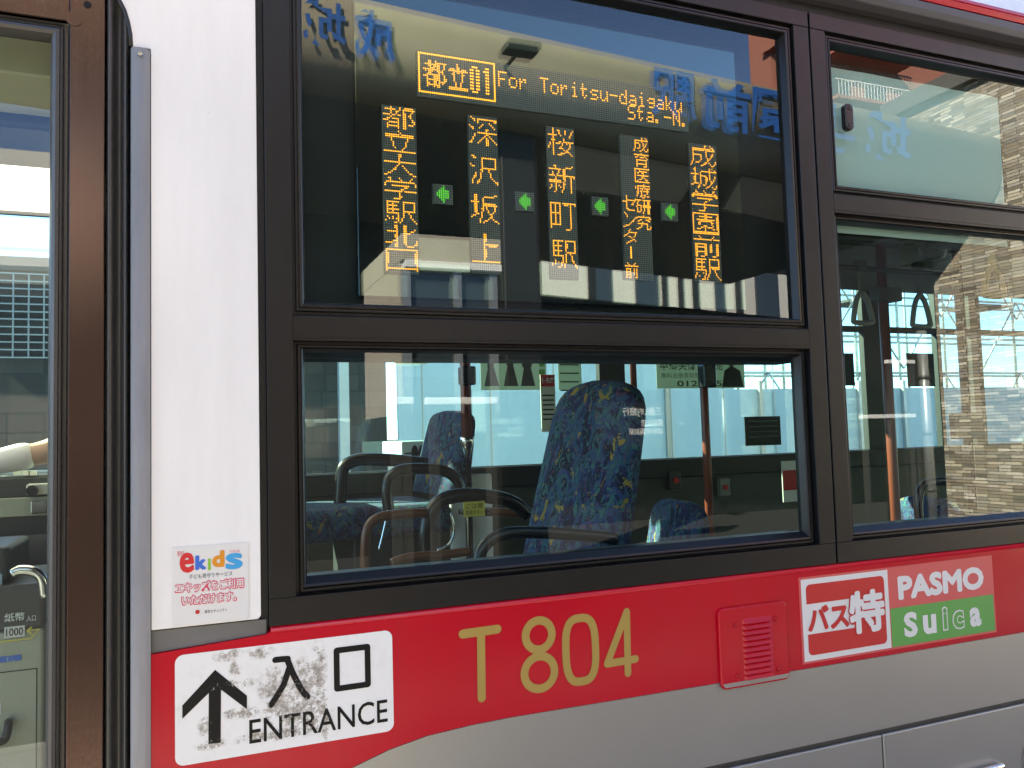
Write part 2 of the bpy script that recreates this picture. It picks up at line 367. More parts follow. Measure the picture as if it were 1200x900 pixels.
# ------------------------------------------------------------------ mesh helpers
class MB:
    def __init__(s): s.v = []; s.f = []; s.sm = set()
    def add(s, vs, fs, smooth=False):
        b = len(s.v); s.v += [Vector(x) for x in vs]
        for f in fs:
            if smooth: s.sm.add(len(s.f))
            s.f.append([b + i for i in f])
        return s
    def box(s, x0, x1, y0, y1, z0, z1):
        v = [(x, y, z) for x in (x0, x1) for y in (y0, y1) for z in (z0, z1)]
        return s.add(v, [(0, 1, 3, 2), (4, 6, 7, 5), (0, 4, 5, 1), (2, 3, 7, 6), (0, 2, 6, 4), (1, 5, 7, 3)])
    def quad(s, a, b, c, d): return s.add([a, b, c, d], [(0, 1, 2, 3)])
    def prism(s, pts, y0, y1):           # polygon in (x, z), extruded along y
        n = len(pts)
        v = [(x, y0, z) for x, z in pts] + [(x, y1, z) for x, z in pts]
        return s.add(v, [tuple(range(n)), tuple(range(2 * n - 1, n - 1, -1))] + [(i, i + n, (i + 1) % n + n, (i + 1) % n) for i in range(n)])
    def prism_x(s, pts, x0, x1):         # polygon in (y, z), extruded along x
        n = len(pts)
        v = [(x0, y, z) for y, z in pts] + [(x1, y, z) for y, z in pts]
        return s.add(v, [tuple(range(n)), tuple(range(2 * n - 1, n - 1, -1))] + [(i, i + n, (i + 1) % n + n, (i + 1) % n) for i in range(n)])
    def flat(s, pts, y): return s.add([(x, y, z) for x, z in pts], [tuple(range(len(pts)))])
    def ring2(s, outer, inner, y):       # flat ring between two loops of the same length
        n = len(outer)
        return s.add([(x, y, z) for x, z in outer] + [(x, y, z) for x, z in inner], [(i, (i + 1) % n, (i + 1) % n + n, i + n) for i in range(n)])
    def tube(s, pts, r, n=12, caps=True):
        pts = [Vector(p) for p in pts]; rs = r if isinstance(r, (list, tuple)) else [r] * len(pts)
        rings = []; up = None
        for i, p in enumerate(pts):
            t = (pts[min(i + 1, len(pts) - 1)] - pts[max(i - 1, 0)]).normalized()
            if up is None:
                up = Vector((0, 0, 1)) if abs(t.z) < .9 else Vector((0, 1, 0))
            a = t.cross(up).normalized(); up = a.cross(t).normalized()
            rings.append([p + (a * math.cos(2 * math.pi * k / n) + up * math.sin(2 * math.pi * k / n)) * rs[i] for k in range(n)])
        v = [q for rg in rings for q in rg]; f = []
        for i in range(len(rings) - 1):
            for k in range(n): f.append((i * n + k, i * n + (k + 1) % n, (i + 1) * n + (k + 1) % n, (i + 1) * n + k))
        s.add(v, f, True)
        if caps:
            s.add(rings[0], [tuple(range(n - 1, -1, -1))]); s.add(rings[-1], [tuple(range(n))])
        return s
    def frame(s, x0, x1, z0, z1, prof):  # profile swept round a rectangle; prof: (offset or (l, r, b, t), y)
        loops = []
        for o, y in prof:
            l, r, b, t = o if isinstance(o, tuple) else (o,) * 4
            loops.append([(x0 + l, y, z0 + b), (x1 - r, y, z0 + b), (x1 - r, y, z1 - t), (x0 + l, y, z1 - t)])
        v = [q for lp in loops for q in lp]; f = []
        for i in range(len(loops) - 1):
            for k in range(4): f.append((i * 4 + k, i * 4 + (k + 1) % 4, (i + 1) * 4 + (k + 1) % 4, (i + 1) * 4 + k))
        return s.add(v, f)
    def stroke(s, pts, wd, y, cap=7, closed=False):
        pts = [Vector((a, b)) for a, b in pts]; n = len(pts); L = []; Rr = []
        for i, p in enumerate(pts):
            if closed: a, b = pts[i - 1], pts[(i + 1) % n]
            else: a, b = pts[max(i - 1, 0)], pts[min(i + 1, n - 1)]
            d1 = (p - a).normalized() if (p - a).length > 1e-9 else (b - p).normalized()
            d2 = (b - p).normalized() if (b - p).length > 1e-9 else d1
            t = (d1 + d2).normalized(); nrm = Vector((-t.y, t.x)); k = max(.5, nrm.dot(Vector((-d1.y, d1.x))))
            L.append(p + nrm * wd / 2 / k); Rr.append(p - nrm * wd / 2 / k)
        if closed: return s.ring2([tuple(q) for q in L], [tuple(q) for q in Rr], y)
        out = list(L)
        d = (pts[-1] - pts[-2]).normalized(); a0 = math.atan2(d.y, d.x)
        out += [pts[-1] + Vector((math.cos(a), math.sin(a))) * wd / 2 for a in [a0 + math.pi / 2 - math.pi * (j + 1) / (cap + 1) for j in range(cap)]]
        out += Rr[::-1]
        d = (pts[0] - pts[1]).normalized(); a0 = math.atan2(d.y, d.x)
        out += [pts[0] + Vector((math.cos(a), math.sin(a))) * wd / 2 for a in [a0 + math.pi / 2 - math.pi * (j + 1) / (cap + 1) for j in range(cap)]]
        # quads down the middle keep concave strokes valid
        m = len(L)
        s.add([(q.x, y, q.y) for q in L] + [(q.x, y, q.y) for q in Rr], [(i, i + 1, m + i + 1, m + i) for i in range(m - 1)])
        s.add([(q.x, y, q.y) for q in [L[-1]] + out[m:m + cap] + [Rr[-1]]], [tuple(range(cap + 2))])
        s.add([(q.x, y, q.y) for q in [Rr[0]] + out[m + cap + m:] + [L[0]]], [tuple(range(cap + 2))])
        return s

ORG = {}
def mesh_obj(name, me, m, parent=None, loc=None):
    o = bpy.data.objects.new(name, me); COL.objects.link(o)
    if m is not None: me.materials.append(m if not isinstance(m, str) else MT[m])
    if parent is not None:
        o.parent = parent; ORG[o] = ORG[parent]
    else:
        ORG[o] = Vector(loc) if loc else Vector((0, 0, 0)); o.location = ORG[o]
    return o
def build(name, mb, m, parent=None, bevel=0, seg=2, loc=None, subd=0, smooth=False):
    base = ORG[parent] if parent is not None else (Vector(loc) if loc else Vector((0, 0, 0)))
    bm = bmesh.new(); vs_ = [bm.verts.new(v - base) for v in mb.v]
    for i, f in enumerate(mb.f):
        try: fc = bm.faces.new([vs_[k] for k in f])
        except ValueError: continue
        if i in mb.sm or smooth: fc.smooth = True
    bmesh.ops.remove_doubles(bm, verts=bm.verts, dist=1e-6)
    bmesh.ops.recalc_face_normals(bm, faces=bm.faces)
    if bevel:
        ed = [e for e in bm.edges if len(e.link_faces) == 2 and e.calc_face_angle(0) > .6]
        bmesh.ops.bevel(bm, geom=ed, offset=bevel, segments=seg, profile=.5, affect='EDGES', clamp_overlap=True)
    me = bpy.data.meshes.new(name); bm.to_mesh(me); bm.free()
    o = mesh_obj(name, me, m, parent, loc)
    if subd:
        md = o.modifiers.new('s', 'SUBSURF'); md.levels = subd; md.render_levels = subd
        for p_ in me.polygons: p_.use_smooth = True
    return o
def tag(o, label, cat=None, group=None, kind=None):
    if label: o['label'] = label
    if cat: o['category'] = cat
    if group: o['group'] = group
    if kind: o['kind'] = kind
    return o
def thing(name, loc, label, cat, group=None):
    o = bpy.data.objects.new(name, None); COL.objects.link(o); o.location = loc; o.empty_display_size = .1
    ORG[o] = Vector(loc); return tag(o, label, cat, group)
def rot_children(root, a): root.rotation_euler.z = a

_tc = {}
def glyph(body, off=0.0, res=3):
    k = (body, off, res)
    if k not in _tc:
        c = bpy.data.curves.new('lettering', 'FONT'); c.body = body; c.size = 1; c.offset = off; c.resolution_u = res
        o = bpy.data.objects.new('lettering', c); COL.objects.link(o)
        dg = bpy.context.evaluated_depsgraph_get()
        me = bpy.data.meshes.new_from_object(o.evaluated_get(dg))
        vs_ = [Vector((v.co.x, v.co.y)) for v in me.vertices]; fs = [tuple(p.vertices) for p in me.polygons]
        bpy.data.objects.remove(o); bpy.data.curves.remove(c); bpy.data.meshes.remove(me)
        _tc[k] = (vs_, fs)
    return _tc[k]
def add_text(mb, body, x0, x1, z0, z1, y, off=0.0, flip=False, fit=None):
    vs_, fs = glyph(body, off)
    if not vs_: return
    ax = min(v.x for v in vs_); bx = max(v.x for v in vs_)
    if fit: az, bz = fit
    else: az = min(v.y for v in vs_); bz = max(v.y for v in vs_)
    out = []
    for v in vs_:
        u = (v.x - ax) / max(bx - ax, 1e-6); t = (v.y - az) / max(bz - az, 1e-6)
        if flip: u = 1 - u
        out.append((x0 + (x1 - x0) * u, y, z0 + (z1 - z0) * t))
    mb.add(out, fs)
def text(name, body, x0, x1, z0, z1, y, m, parent, off=0.0):
    mb = MB(); add_text(mb, body, x0, x1, z0, z1, y, off); return build(name, mb, m, parent)
def btext(name, body, x0, x1, z0, z1, y, m, parent, r, off=0.0, n=12):
    mb = MB()
    for k in range(n + 1):
        dx, dz = (0, 0) if k == n else (r * math.cos(2 * math.pi * k / n), r * math.sin(2 * math.pi * k / n))
        add_text(mb, body, x0 + r + dx, x1 - r + dx, z0 + r + dz, z1 - r + dz, y - k * 1e-5, off)
    return build(name, mb, m, parent)
def rrect(x0, x1, z0, z1, r, n=6):
    out = []
    for cx, cz, a in ((x1 - r, z1 - r, 0), (x0 + r, z1 - r, 90), (x0 + r, z0 + r, 180), (x1 - r, z0 + r, 270)):
        for k in range(n + 1):
            t = R(a + 90 * k / n); out.append((cx + r * math.cos(t), cz + r * math.sin(t)))
    return out
def smoothpath(pts, n=6):
    pts = [Vector(p) for p in pts]; out = []
    q = [pts[0] * 2 - pts[1]] + pts + [pts[-1] * 2 - pts[-2]]
    for i in range(1, len(q) - 2):
        for k in range(n):
            t = k / n; a, b, c, d = q[i - 1], q[i], q[i + 1], q[i + 2]
            out.append(.5 * ((2 * b) + (c - a) * t + (2 * a - 5 * b + 4 * c - d) * t * t + (3 * b - a - 3 * c + d) * t ** 3))
    return out + [pts[-1]]

# ================================================================== SETTING
def struct(name, mb, m, label, cat): return tag(build(name, mb, m), label, cat, kind='structure')
struct('ground', MB().quad((-900, -900, 0), (900, -900, 0), (900, 900, 0), (-900, 900, 0)), 'asphalt', 'dark asphalt ground running under the bus and all around', 'ground')
struct('pavement', MB().box(-14, 10.3, -3.1, -.55, 0.004, .14), 'paving', 'pale block pavement of the bus stop behind the photographer', 'pavement')

# ================================================================== BUS
bus = thing('bus', (2.4, 1.2, 0), 'white, red and silver city bus with black framed side windows', 'bus')
XB = 6.75                                 # rear end of the bus
YF = 2.40                                 # far side
# --- near side skin
arc = [(-.0885, 2.27)]
for px, py in ((153, 40), (150, 25), (146, 12), (141, 2), (135, -8), (126, -18)):
    q = P(px, py, -.002); arc.append((q.x, q.z))
build('white_panel', MB().prism(arc + [(-.14, 2.44), (-1.30, 2.46), (-1.30, 2.86), (.118, 2.86), (.118, 1.276), (.113, 1.271), (-.0575, 1.271), (-.0575, 2.27)], -.002, .03), 'white', bus, .0012)
build('rubber_strip', MB().prism([(-.059, 1.232), (.127, 1.243), (.127, 1.268), (-.059, 1.2685)], .004, .03), 'grey_rubber', bus)
sw = [(.585, 1.031), (.5, 1.029), (.412, 1.023), (.34, 1.010), (.269, .989), (.2, .955), (.12, .895), (.05, .80), (0, .66), (-.03, .5), (-.058, .36)]
build('red_panel', MB().prism([(-.058, .36), (-.058, 1.231), (.127, 1.2425), (.134, 1.247), (XB, 1.247), (XB, 1.0255), (1.6, 1.0255)] + sw[:-1], -.001, .03), 'red', bus)
build('red_lip', MB().tube([(.134, .006, 1.2475), (XB, .006, 1.2475)], .0085, 14), 'red', bus)
build('silver_panel', MB().prism([(XB, 1.0245), (1.6, 1.0245)] + [(x + .001, z - .001) for x, z in sw] + [(-.057, .33), (.75, .33), (.75, .8575), (XB, .8575)], -.0008, .03), 'silver', bus)
build('panel_gap', MB().box(.75, XB, .006, .03, .30, .8574), 'darkalu', bus)
for a, b in ((.76, 1.5195), (1.5235, 2.6), (2.604, 4.1), (4.104, XB)):
    h = build('access_hatch', MB().box(a, b, -.004, .0055, .33, .8455), 'silver', bus, .003, 3)
    if a == 1.5235:
        hb = MB().tube(smoothpath([(1.755, -.004, .708), (1.765, -.014, .712), (1.84, -.016, .712), (1.893, -.016, .712), (1.903, -.004, .707)]), .008, 10)
        build('handle', hb, 'chrome', h)
        mb = MB()
        n = 40
        for r0, r1, y in ((.062, .071, -.006),):
            mb.ring2([(2.058 + r1 * math.cos(2 * math.pi * k / n), .70 + r1 * math.sin(2 * math.pi * k / n)) for k in range(n)],
                     [(2.058 + r0 * math.cos(2 * math.pi * k / n), .70 + r0 * math.sin(2 * math.pi * k / n)) for k in range(n)], y)
        build('round_mark', mb, 'cream', h)
# --- window units
def side_window(x0, x1, ztr0, ztr1, tag_led=False):
    """x0..x1 outer flange, ztr0..ztr1 transom"""
    ox0, ox1 = x0 + .046, x1 - .046
    z0, z1 = 1.303, 2.552
    win = bpy.data.objects.new('side_window', None); COL.objects.link(win); win.parent = bus; ORG[win] = ORG[bus]
    build('stile', MB().box(x0, ox0, -.004, .034, z0 + .0007, z1 - .0007), 'black', win, .0012)
    build('stile', MB().box(ox1, x1, -.004, .034, z0 + .0007, z1 - .0007), 'black', win, .0012)
    build('top_rail', MB().box(x0, x1, -.0045, .034, z1, 2.592), 'black', win, .0015)
    build('bottom_rail', MB().box(x0, x1, -.003, .034, 1.2555, z0), 'black', win, .0012)
    build('transom', MB().prism_x([(-.004, ztr0), (-.004, ztr1 - .003), (-.001, ztr1), (.034, ztr1), (.034, ztr0)], ox0 + .0005, ox1 - .0005), 'black', win)
    build('transom_line', MB().box(ox0 + .001, ox1 - .001, -.0052, -.0035, ztr0 + .006, ztr0 + .0072), 'black', win)
    pu = [(0, -.002), (.0005, .009), (.007, .009), (.007, .003), (.008, .002), (.012, .002), (.013, .006), (.0145, .006), (.0145, .002), (.019, .0015), (.021, .003), (.026, .019), (.0275, .030)]
    build('upper_sash', MB().frame(ox0, ox1, ztr1, z1, pu), 'black', win)
    pl = [((0,) * 4, -.003), ((.0005,) * 4, .014), ((.008, .008, .002, .006), .014), ((.008, .008, .002, .006), .009), ((.010, .010, .006, .008), .007), ((.014, .014, .010, .011), .007),
          ((.015, .015, .012, .012), .012), ((.0165, .0165, .014, .0125), .012), ((.0165, .0165, .014, .0125), .008), ((.019, .019, .018, .014), .010), ((.024, .024, .030, .018), .028), ((.025, .025, .031, .019), .036)]
    build('lower_sash', MB().frame(ox0, ox1, z0, ztr0, pl), 'black', win)
    build('upper_glass', MB().quad((ox0 + .02, .021, ztr1 + .02), (ox1 - .02, .021, ztr1 + .02), (ox1 - .02, .021, z1 - .02), (ox0 + .02, .021, z1 - .02)), 'glass', win)
    build('lower_glass', MB().quad((ox0 + .02, .027, z0 + .02), (ox1 - .02, .027, z0 + .02), (ox1 - .02, .027, ztr0 - .015), (ox0 + .02, .027, ztr0 - .015)), 'glass', win)
    build('inner_sill', MB().box(ox0 + .02, ox1 - .02, .037, .09, 1.306, 1.329), 'interior', win, .003)
    return win
W1 = side_window(.1315, 1.411, 1.762, 1.810)
W2 = side_window(1.4165, 2.695, 2.097, 2.146)
for k in (1, 2, 3):
    dx = k * 1.2845
    if 2.695 + dx > XB - .1: break
    c = W2.copy(); COL.objects.link(c); c.location = W2.location + Vector((dx, 0, 0)); c.parent = bus; ORG[c] = ORG[W2]
    for ch in list(W2.children):
        d = ch.copy(); COL.objects.link(d); d.parent = c
# backing of the skin: pillars, header, cavity behind
bk = MB()
for a, b in ((.118, .176), (1.366, 1.462), (2.652, 2.748), (3.936, 4.032), (5.222, 5.318), (6.5, XB)):
    bk.box(a, b, .036, .06, 1.30, 2.56)
bk.box(-.058, XB, .0365, .0605, 2.5605, 2.86); bk.box(-.058, XB, .0315, .0595, .3, 1.2995)
build('inner_wall', bk, 'interior', bus)
bx = MB().box(.1185, .131, .012, .035, 1.2445, 2.6); bx.box(1.4113, 1.4162, .010, .033, 1.256, 2.59)
for k in range(4): bx.box(2.6953 + k * 1.2845, 2.7003 + k * 1.2845, .010, .033, 1.256, 2.59)
bx.box(.1185, XB, .008, .036, 2.5923, 2.628)
build('black_seam', bx, 'rubber', bus)
# gutter and roof edge
MT['gutter'] = plain('gutter_grey', (.075, .072, .074), .5, var=.2)
build('gutter', MB().prism_x([(-.012, 2.621), (-.030, 2.630), (-.036, 2.645), (-.036, 2.664), (-.030, 2.6695), (.034, 2.6695), (.034, 2.621)], .119, XB), 'gutter', bus, .002)
build('red_roof_strip', MB().prism_x([(.03, 2.67), (-.034, 2.67), (-.035, 2.684), (-.030, 2.685), (-.030, 2.691), (-.033, 2.692), (-.026, 2.706), (-.012, 2.713), (.03, 2.713)], .119, XB), 'red', bus, .0008)
rf = [(.0, 2.714), (.02, 2.78), (.10, 2.86), (.3, 2.92), (1.2, 2.96), (2.1, 2.92), (2.3, 2.86), (2.40, 2.70), (2.36, 2.68), (2.25, 2.82), (2.08, 2.88), (1.2, 2.92), (.32, 2.88), (.14, 2.83), (.06, 2.76), (.045, 2.714)]
build('roof', MB().prism_x(rf, .1185, XB), 'white', bus)
build('roof', MB().prism_x([(.0305, 2.862), (.10, 2.8622), (.3, 2.922), (1.2, 2.962), (2.1, 2.922), (2.3, 2.862), (2.40, 2.702), (2.36, 2.682), (2.25, 2.822), (2.08, 2.882), (1.2, 2.922), (.32, 2.882), (.0305, 2.83)], -2.0, .118), 'white', bus)
# rest of shell
build('floor', MB().box(-2.0, XB, .0605, YF - .001, .30, .36), 'floorbus', bus)
ce = MB().box(.16, XB, .061, YF - .05, 2.60, 2.63)
for k in range(9): ce.box(.17, XB - .01, .3 + k * .22, .306 + k * .22, 2.592, 2.6)
build('ceiling', ce, 'ceil', bus)
build('cove_panel', MB().prism_x([(.0612, 2.40), (.075, 2.40), (.30, 2.595), (.0612, 2.595)], 1.42, XB), 'greycab', bus)
build('cove_panel', MB().prism_x([(YF - .06, 2.42), (YF - .08, 2.42), (YF - .45, 2.592), (YF - .06, 2.592)], .2, XB), 'greycab', bus)
build('rear_wall', MB().box(XB - .02, XB + .03, 0, YF, .33, 2.9), 'white', bus)
fr = MB().box(-2.05, -2.0, 0, YF, .33, 1.2); fr.box(-2.05, -2.0, 0, YF, 2.45, 2.86); fr.box(-2.05, -2.0, 0, .12, 1.2, 2.45); fr.box(-2.05, -2.0, YF - .12, YF, 1.2, 2.45)
build('front_wall', fr, 'white', bus)
build('windscreen', MB().quad((-2.02, .12, 1.2), (-2.02, YF - .12, 1.2), (-2.02, YF - .12, 2.45), (-2.02, .12, 2.45)), 'cglass', bus)
# far wall with windows
Z0F = P(690, 541, YF - .05).z; ZTR = P(1040, 386, YF - .05).z; ZTOP = P(1010, 314, YF - .05).z
fw = MB()
fw.box(-2.0, XB, YF - .04, YF, .33, Z0F - .0005); fw.box(-2.0, XB, YF - .0405, YF + .0005, ZTOP, 2.70)
def fx(px, py=480): return P(px, py, YF - .05).x
pil = [(-2.0, -1.75), (-.33, .02), (fx(705), fx(735)), (fx(1018), fx(1042)), (fx(1104), fx(1109)), (4.9, 5.0), (5.6, 5.72), (XB - .1, XB)]
for a, b in pil: fw.box(a, b, YF - .0402, YF + .0002, Z0F, ZTOP - .0005)
build('far_wall', fw, 'belt', bus)
build('far_side_skin', MB().box(-2.0, XB, YF + .001, YF + .02, .33, Z0F - .02), 'white', bus)
build('far_lining', MB().box(.05, XB - .03, YF - .055, YF - .041, .362, Z0F - .11), 'interior', bus)
build('belt_trim', MB().box(.05, XB - .03, YF - .075, YF - .041, Z0F - .108, Z0F - .004), 'belt', bus, .006)
build('far_transom', MB().box(fx(735) + .001, XB - .1, YF - .038, YF - .002, ZTR - .018, ZTR + .018), 'belt', bus)
for i in range(len(pil) - 1):
    a, b = pil[i][1], pil[i + 1][0]
    build('far_window', MB().quad((a, YF - .02, Z0F), (b, YF - .02, Z0F), (b, YF - .02, ZTOP), (a, YF - .02, ZTOP)), 'dimglass' if a > fx(1100) else 'fglass', bus)
# wheel-arch box under the front seats and interior partition lit by the sun
build('wheel_box', MB().box(.22, 1.35, .065, .62, .3605, .80), 'interior', bus, .02)
build('wheel_box', MB().box(.30, 1.5, 1.45, YF - .06, .3605, .80), 'interior', bus, .02)
# --- door at the left
dr = MB()
zt = 2.30
dr.box(-.1826, -.1295, .0, .035, .38, zt + .12)
door = build('door', dr, 'bronze', bus, .0015)
build('door_rail', MB().box(-1.20, -.1832, .001, .035, zt, zt + .119), 'bronze', door, .0015)
build('door_rail', MB().box(-1.20, -.1832, .001, .035, .38, .52), 'bronze', door, .0015)
build('door_rail', MB().box(-1.25, -1.2005, .0, .035, .38, zt + .12), 'bronze', door, .0015)
build('door_seal', MB().frame(-1.20, -.1832, .52, zt, [(0, .004), (0, .012), (.004, .016), (.0095, .016), (.010, .006), (.013, .003), (.0135, .007), (.0145, .007), (.0148, .002), (.020, .000), (.025, .003), (.029, .012), (.0315, .026)]), 'darkalu', door)
build('door_glass', MB().quad((-1.18, .022, .54), (-.205, .022, .54), (-.205, .022, zt - .02), (-1.18, .022, zt - .02)), 'cglass', door)
n = 24
build('hinge_disc', MB().prism([(-.176 + .013 * math.cos(2 * math.pi * k / n), 2.305 + .013 * math.sin(2 * math.pi * k / n)) for k in range(n)], -.0012, .001), 'bronze', door)
build('screw', MB().prism([(-.156 + .006 * math.cos(2 * math.pi * k / n), 2.333 + .006 * math.sin(2 * math.pi * k / n)) for k in range(n)], -.0012, .001), 'gap', door)
# fluted jamb between door and body
fl = []
xs = [-.1285, -.1275, -.124, -.1195, -.1165, -.113, -.108, -.104, -.1010, -.0985, -.0955, -.093, -.0915]
ys = [.028, .010, .003, .004, .009, .018, .021, .018, .009, .004, .006, .016, .028]
pp = smoothpath([(x, y, 0) for x, y in zip(xs, ys)], 4)
jm = MB()
for i in range(len(pp) - 1):
    a, b = pp[i], pp[i + 1]
    jm.add([(a.x, a.y, .36), (b.x, b.y, .36), (b.x, b.y, 2.55), (a.x, a.y, 2.55)], [(0, 1, 2, 3)], True)
build('door_jamb', jm, 'darkalu', bus)
build('jamb_backing', MB().box(-.129, -.0585, .0305, .06, .36, 2.6), 'gap', bus)
build('corner_seal', MB().tube([(x, -.001, z) for x, z in arc] + [(-.14, -.001, 2.44), (-1.30, -.001, 2.46)], .0035, 8), 'rubber', bus)
cv = build('seam_cover', MB().prism_x([(-.010, .36), (-.010, 2.270), (.02, 2.270), (.02, .36)], -.0005, .0005), 'alu', bus)
bpy.data.objects.remove(cv)
cm = MB()
cp = smoothpath([(-.0892, .012, 0), (-.0888, -.004, 0), (-.084, -.010, 0), (-.074, -.012, 0), (-.066, -.0105, 0), (-.0605, -.005, 0), (-.0585, -.003, 0)], 3)
for i in range(len(cp) - 1):
    a, b = cp[i], cp[i + 1]
    cm.add([(a.x, a.y, .36), (b.x, b.y, .36), (b.x, b.y, 2.2655), (a.x, a.y, 2.2655)], [(0, 1, 2, 3)], True)
cm.add([(q.x, q.y, 2.2655) for q in cp], [tuple(range(len(cp)))])
cv = build('seam_cover', cm, 'alu', bus)
sc = MB().tube([(-.0735, -.0115, 2.2535), (-.0735, -.0155, 2.2535)], [.0042, .0032], 14)
build('screw', sc, 'chrome', cv)
build('door_threshold', MB().box(-1.25, -.13, .04, .30, .30, .372), 'alu', bus)
# --- louvre vent
vt = MB()
vx0, vx1, vz0, vz1 = 1.070, 1.256, 1.013, 1.187
vent = build('louvre_vent', MB().prism(rrect(vx0, vx1, vz0, vz1, .014, 6), -.009, -.0005), 'red', bus, .004, 3)
build('silver_base', MB().prism([(vx0 + .002, 1.0235), (vx1 - .002, 1.0235), (vx1 - .002, 1.03)] + [(vx1 - .002, 1.024)] + [], -.0092, -.0091) if False else MB().flat([(vx0 + .004, 1.0235), (vx0 + .004, 1.0265), (vx1 - .004, 1.0265), (vx1 - .004, 1.0235), (vx1 - .010, 1.0175), (vx0 + .010, 1.0175)], -.0093), 'silver', vent)
lv = MB()
lx0, lx1 = P(867, 745).x, P(902, 745).x
zt_, zb_ = P(884, 722).z, P(884, 794).z
nl = 11
for i in range(nl):
    za = zt_ - (zt_ - zb_) * i / nl; zb = za - (zt_ - zb_) / nl * .86
    e = .006
    lv.add([(lx0, -.0085, za), (lx1, -.0085, za), (lx1 - e, -.016, zb), (lx0 + e, -.016, zb), (lx0, -.0085, zb), (lx1, -.0085, zb)],
           [(0, 1, 2, 3), (0, 3, 4), (1, 5, 2), (3, 2, 5, 4)])
build('louvre', lv, 'red', vent)
for px, py in ((858, 731.5), (906, 724), (861, 791), (909, 783)):
    q = P(px, py)
    s_ = MB().tube([(q.x, -.009, q.z), (q.x, -.012, q.z)], [.006, .0045], 14)
    so = build('screw', s_, 'red', vent)
    build('slot', MB().box(q.x - .003, q.x + .003, -.0124, -.0121, q.z - .0006, q.z + .0006), 'gap', so)
# --- fleet number T 804
fn = MB(); LW = .0165; yl = -.0022
def PP(px, py): q = P(px, py); return (q.x, q.z)
def zz(u, v): return PP(480 + u / 3.3333, 680 + v / 3.3333)
fn.stroke([zz(207, 209), zz(341, 190)], LW * 1.05, yl)
fn.stroke([zz(277, 205), zz(280, 458)], LW, yl - .0003)
def ell(cx, cz, rx, rz, n=40, p=2.0):
    o = []
    for k in range(n):
        a = 2 * math.pi * k / n; c_, s_ = math.cos(a), math.sin(a)
        o.append((cx + rx * math.copysign(abs(c_) ** (2 / p), c_), cz + rz * math.copysign(abs(s_) ** (2 / p), s_)))
    return o
a1 = zz(503, 213); a2 = zz(506, 363)
fn.stroke(ell(a1[0], a1[1], .0285, .0285), LW, yl, closed=True)
fn.stroke(ell(a2[0], a2[1] + .002, .0325, .0315), LW, yl - .0003, closed=True)
a3 = zz(667, 270)
fn.stroke(ell(a3[0], a3[1], .0335, .063, 48, 3.0), LW, yl, closed=True)
fn.stroke([zz(846, 122), zz(851, 362)], LW * .95, yl)
fn.stroke([zz(845, 124), zz(772, 318)], LW * .95, yl - .0003)
fn.stroke([zz(770, 325), zz(880, 306)], LW * .95, yl - .0006)
build('fleet_number', fn, 'gold', bus)

# ================================================================== STICKERS
def es(u, v): return PP(200 + u / 4.615, 740 + v / 4.615)
sg = thing('entrance_sign', (.164, -.002, 1.04), 'worn white entrance sticker with upward arrow on the red panel', 'sign')
build('sign_face', MB().prism(rrect(-.0215, .350, 1.043, 1.225, .014), -.0022, -.0012), 'sign', sg)
ar = MB()
T_, = (es(240, 205),)
wv = [es(412, 345), es(412, 418), es(272, 312), es(270, 598), es(204, 607), es(206, 330), es(63, 470), es(63, 398)]
ar.add([(x, -.0028, z) for x, z in [T_, wv[0], wv[1], wv[2], wv[5], wv[6], wv[7]]], [(0, 1, 2, 3), (0, 3, 4), (0, 4, 5, 6)])
ar.add([(x, -.0028, z) for x, z in [wv[2], wv[3], wv[4], wv[5]]], [(0, 1, 2, 3)])
build('arrow', ar, 'signink', sg)
kj = MB()
kj.stroke([tuple(q)[:2] for q in [es(565, 152), es(598, 148), es(632, 146)]], .0105, -.0028)
kj.stroke([tuple(q) for q in [es(630, 150), es(655, 215), es(690, 285), es(715, 325), es(738, 350)]], .0105, -.0031)
kj.stroke([tuple(q) for q in [es(640, 195), es(610, 285), es(575, 345), es(543, 393)]], .0105, -.0034)
build('kanji', kj, 'signink', sg); kj = MB()
q0, q1 = es(893, 98), es(1068, 290)
o_, i_ = rrect(q0[0] - .0045, q1[0] + .0045, q1[1] - .003, q0[1] + .004, .006), rrect(q0[0] + .006, q1[0] - .006, q1[1] + .0075, q0[1] - .0065, .001)
kj.ring2(o_, i_, -.0028)
build('kanji', kj, 'signink', sg)
q0, q1 = es(425, 605), es(1170, 365)
zl = es(427, 605)[1]; zh = es(1165, 367)[1]
text('lettering', 'ENTRANCE', q0[0], q1[0], (es(430, 605)[1] + es(1140, 492)[1]) / 2, (es(450, 470)[1] + es(1150, 367)[1]) / 2, -.0028, 'signink', sg, .006)

ek = thing('ekids_sticker', (.037, -.002, 1.268), 'small white sticker with a multicoloured children logo on the white panel', 'sticker')
build('sticker_sheet', MB().box(-.0245, .0975, -.0036, -.0028, 1.2745, 1.4055), 'paper' if False else 'vinylwhite', ek)
def ks(u, v): return PP(200 + u / 8.18, 630 + v / 8.18)
def kbox(body, u0, v0, u1, v1, m, off, dy=0):
    a = ks(u0, (v0 + v1) / 2); b = ks(u1, (v0 + v1) / 2); um = (u0 + u1) / 2
    f = btext if off > .02 else text
    return f('lettering', body, a[0], b[0], ks(um, v1)[1], ks(um, v0)[1], -.0041 - dy, m, ek, off * .019 if off > .02 else off)
MT['kred'] = plain('logo_red', (.72, .03, .035), .4); MT['kblue'] = plain('logo_blue', (.03, .16, .62), .4); MT['kgreen'] = plain('logo_green', (.25, .55, .06), .4)
MT['korange'] = plain('logo_orange', (.80, .30, .03), .4); MT['kcyan'] = plain('logo_cyan', (.02, .36, .70), .4); MT['kpink'] = plain('logo_pink', (.75, .06, .13), .4)
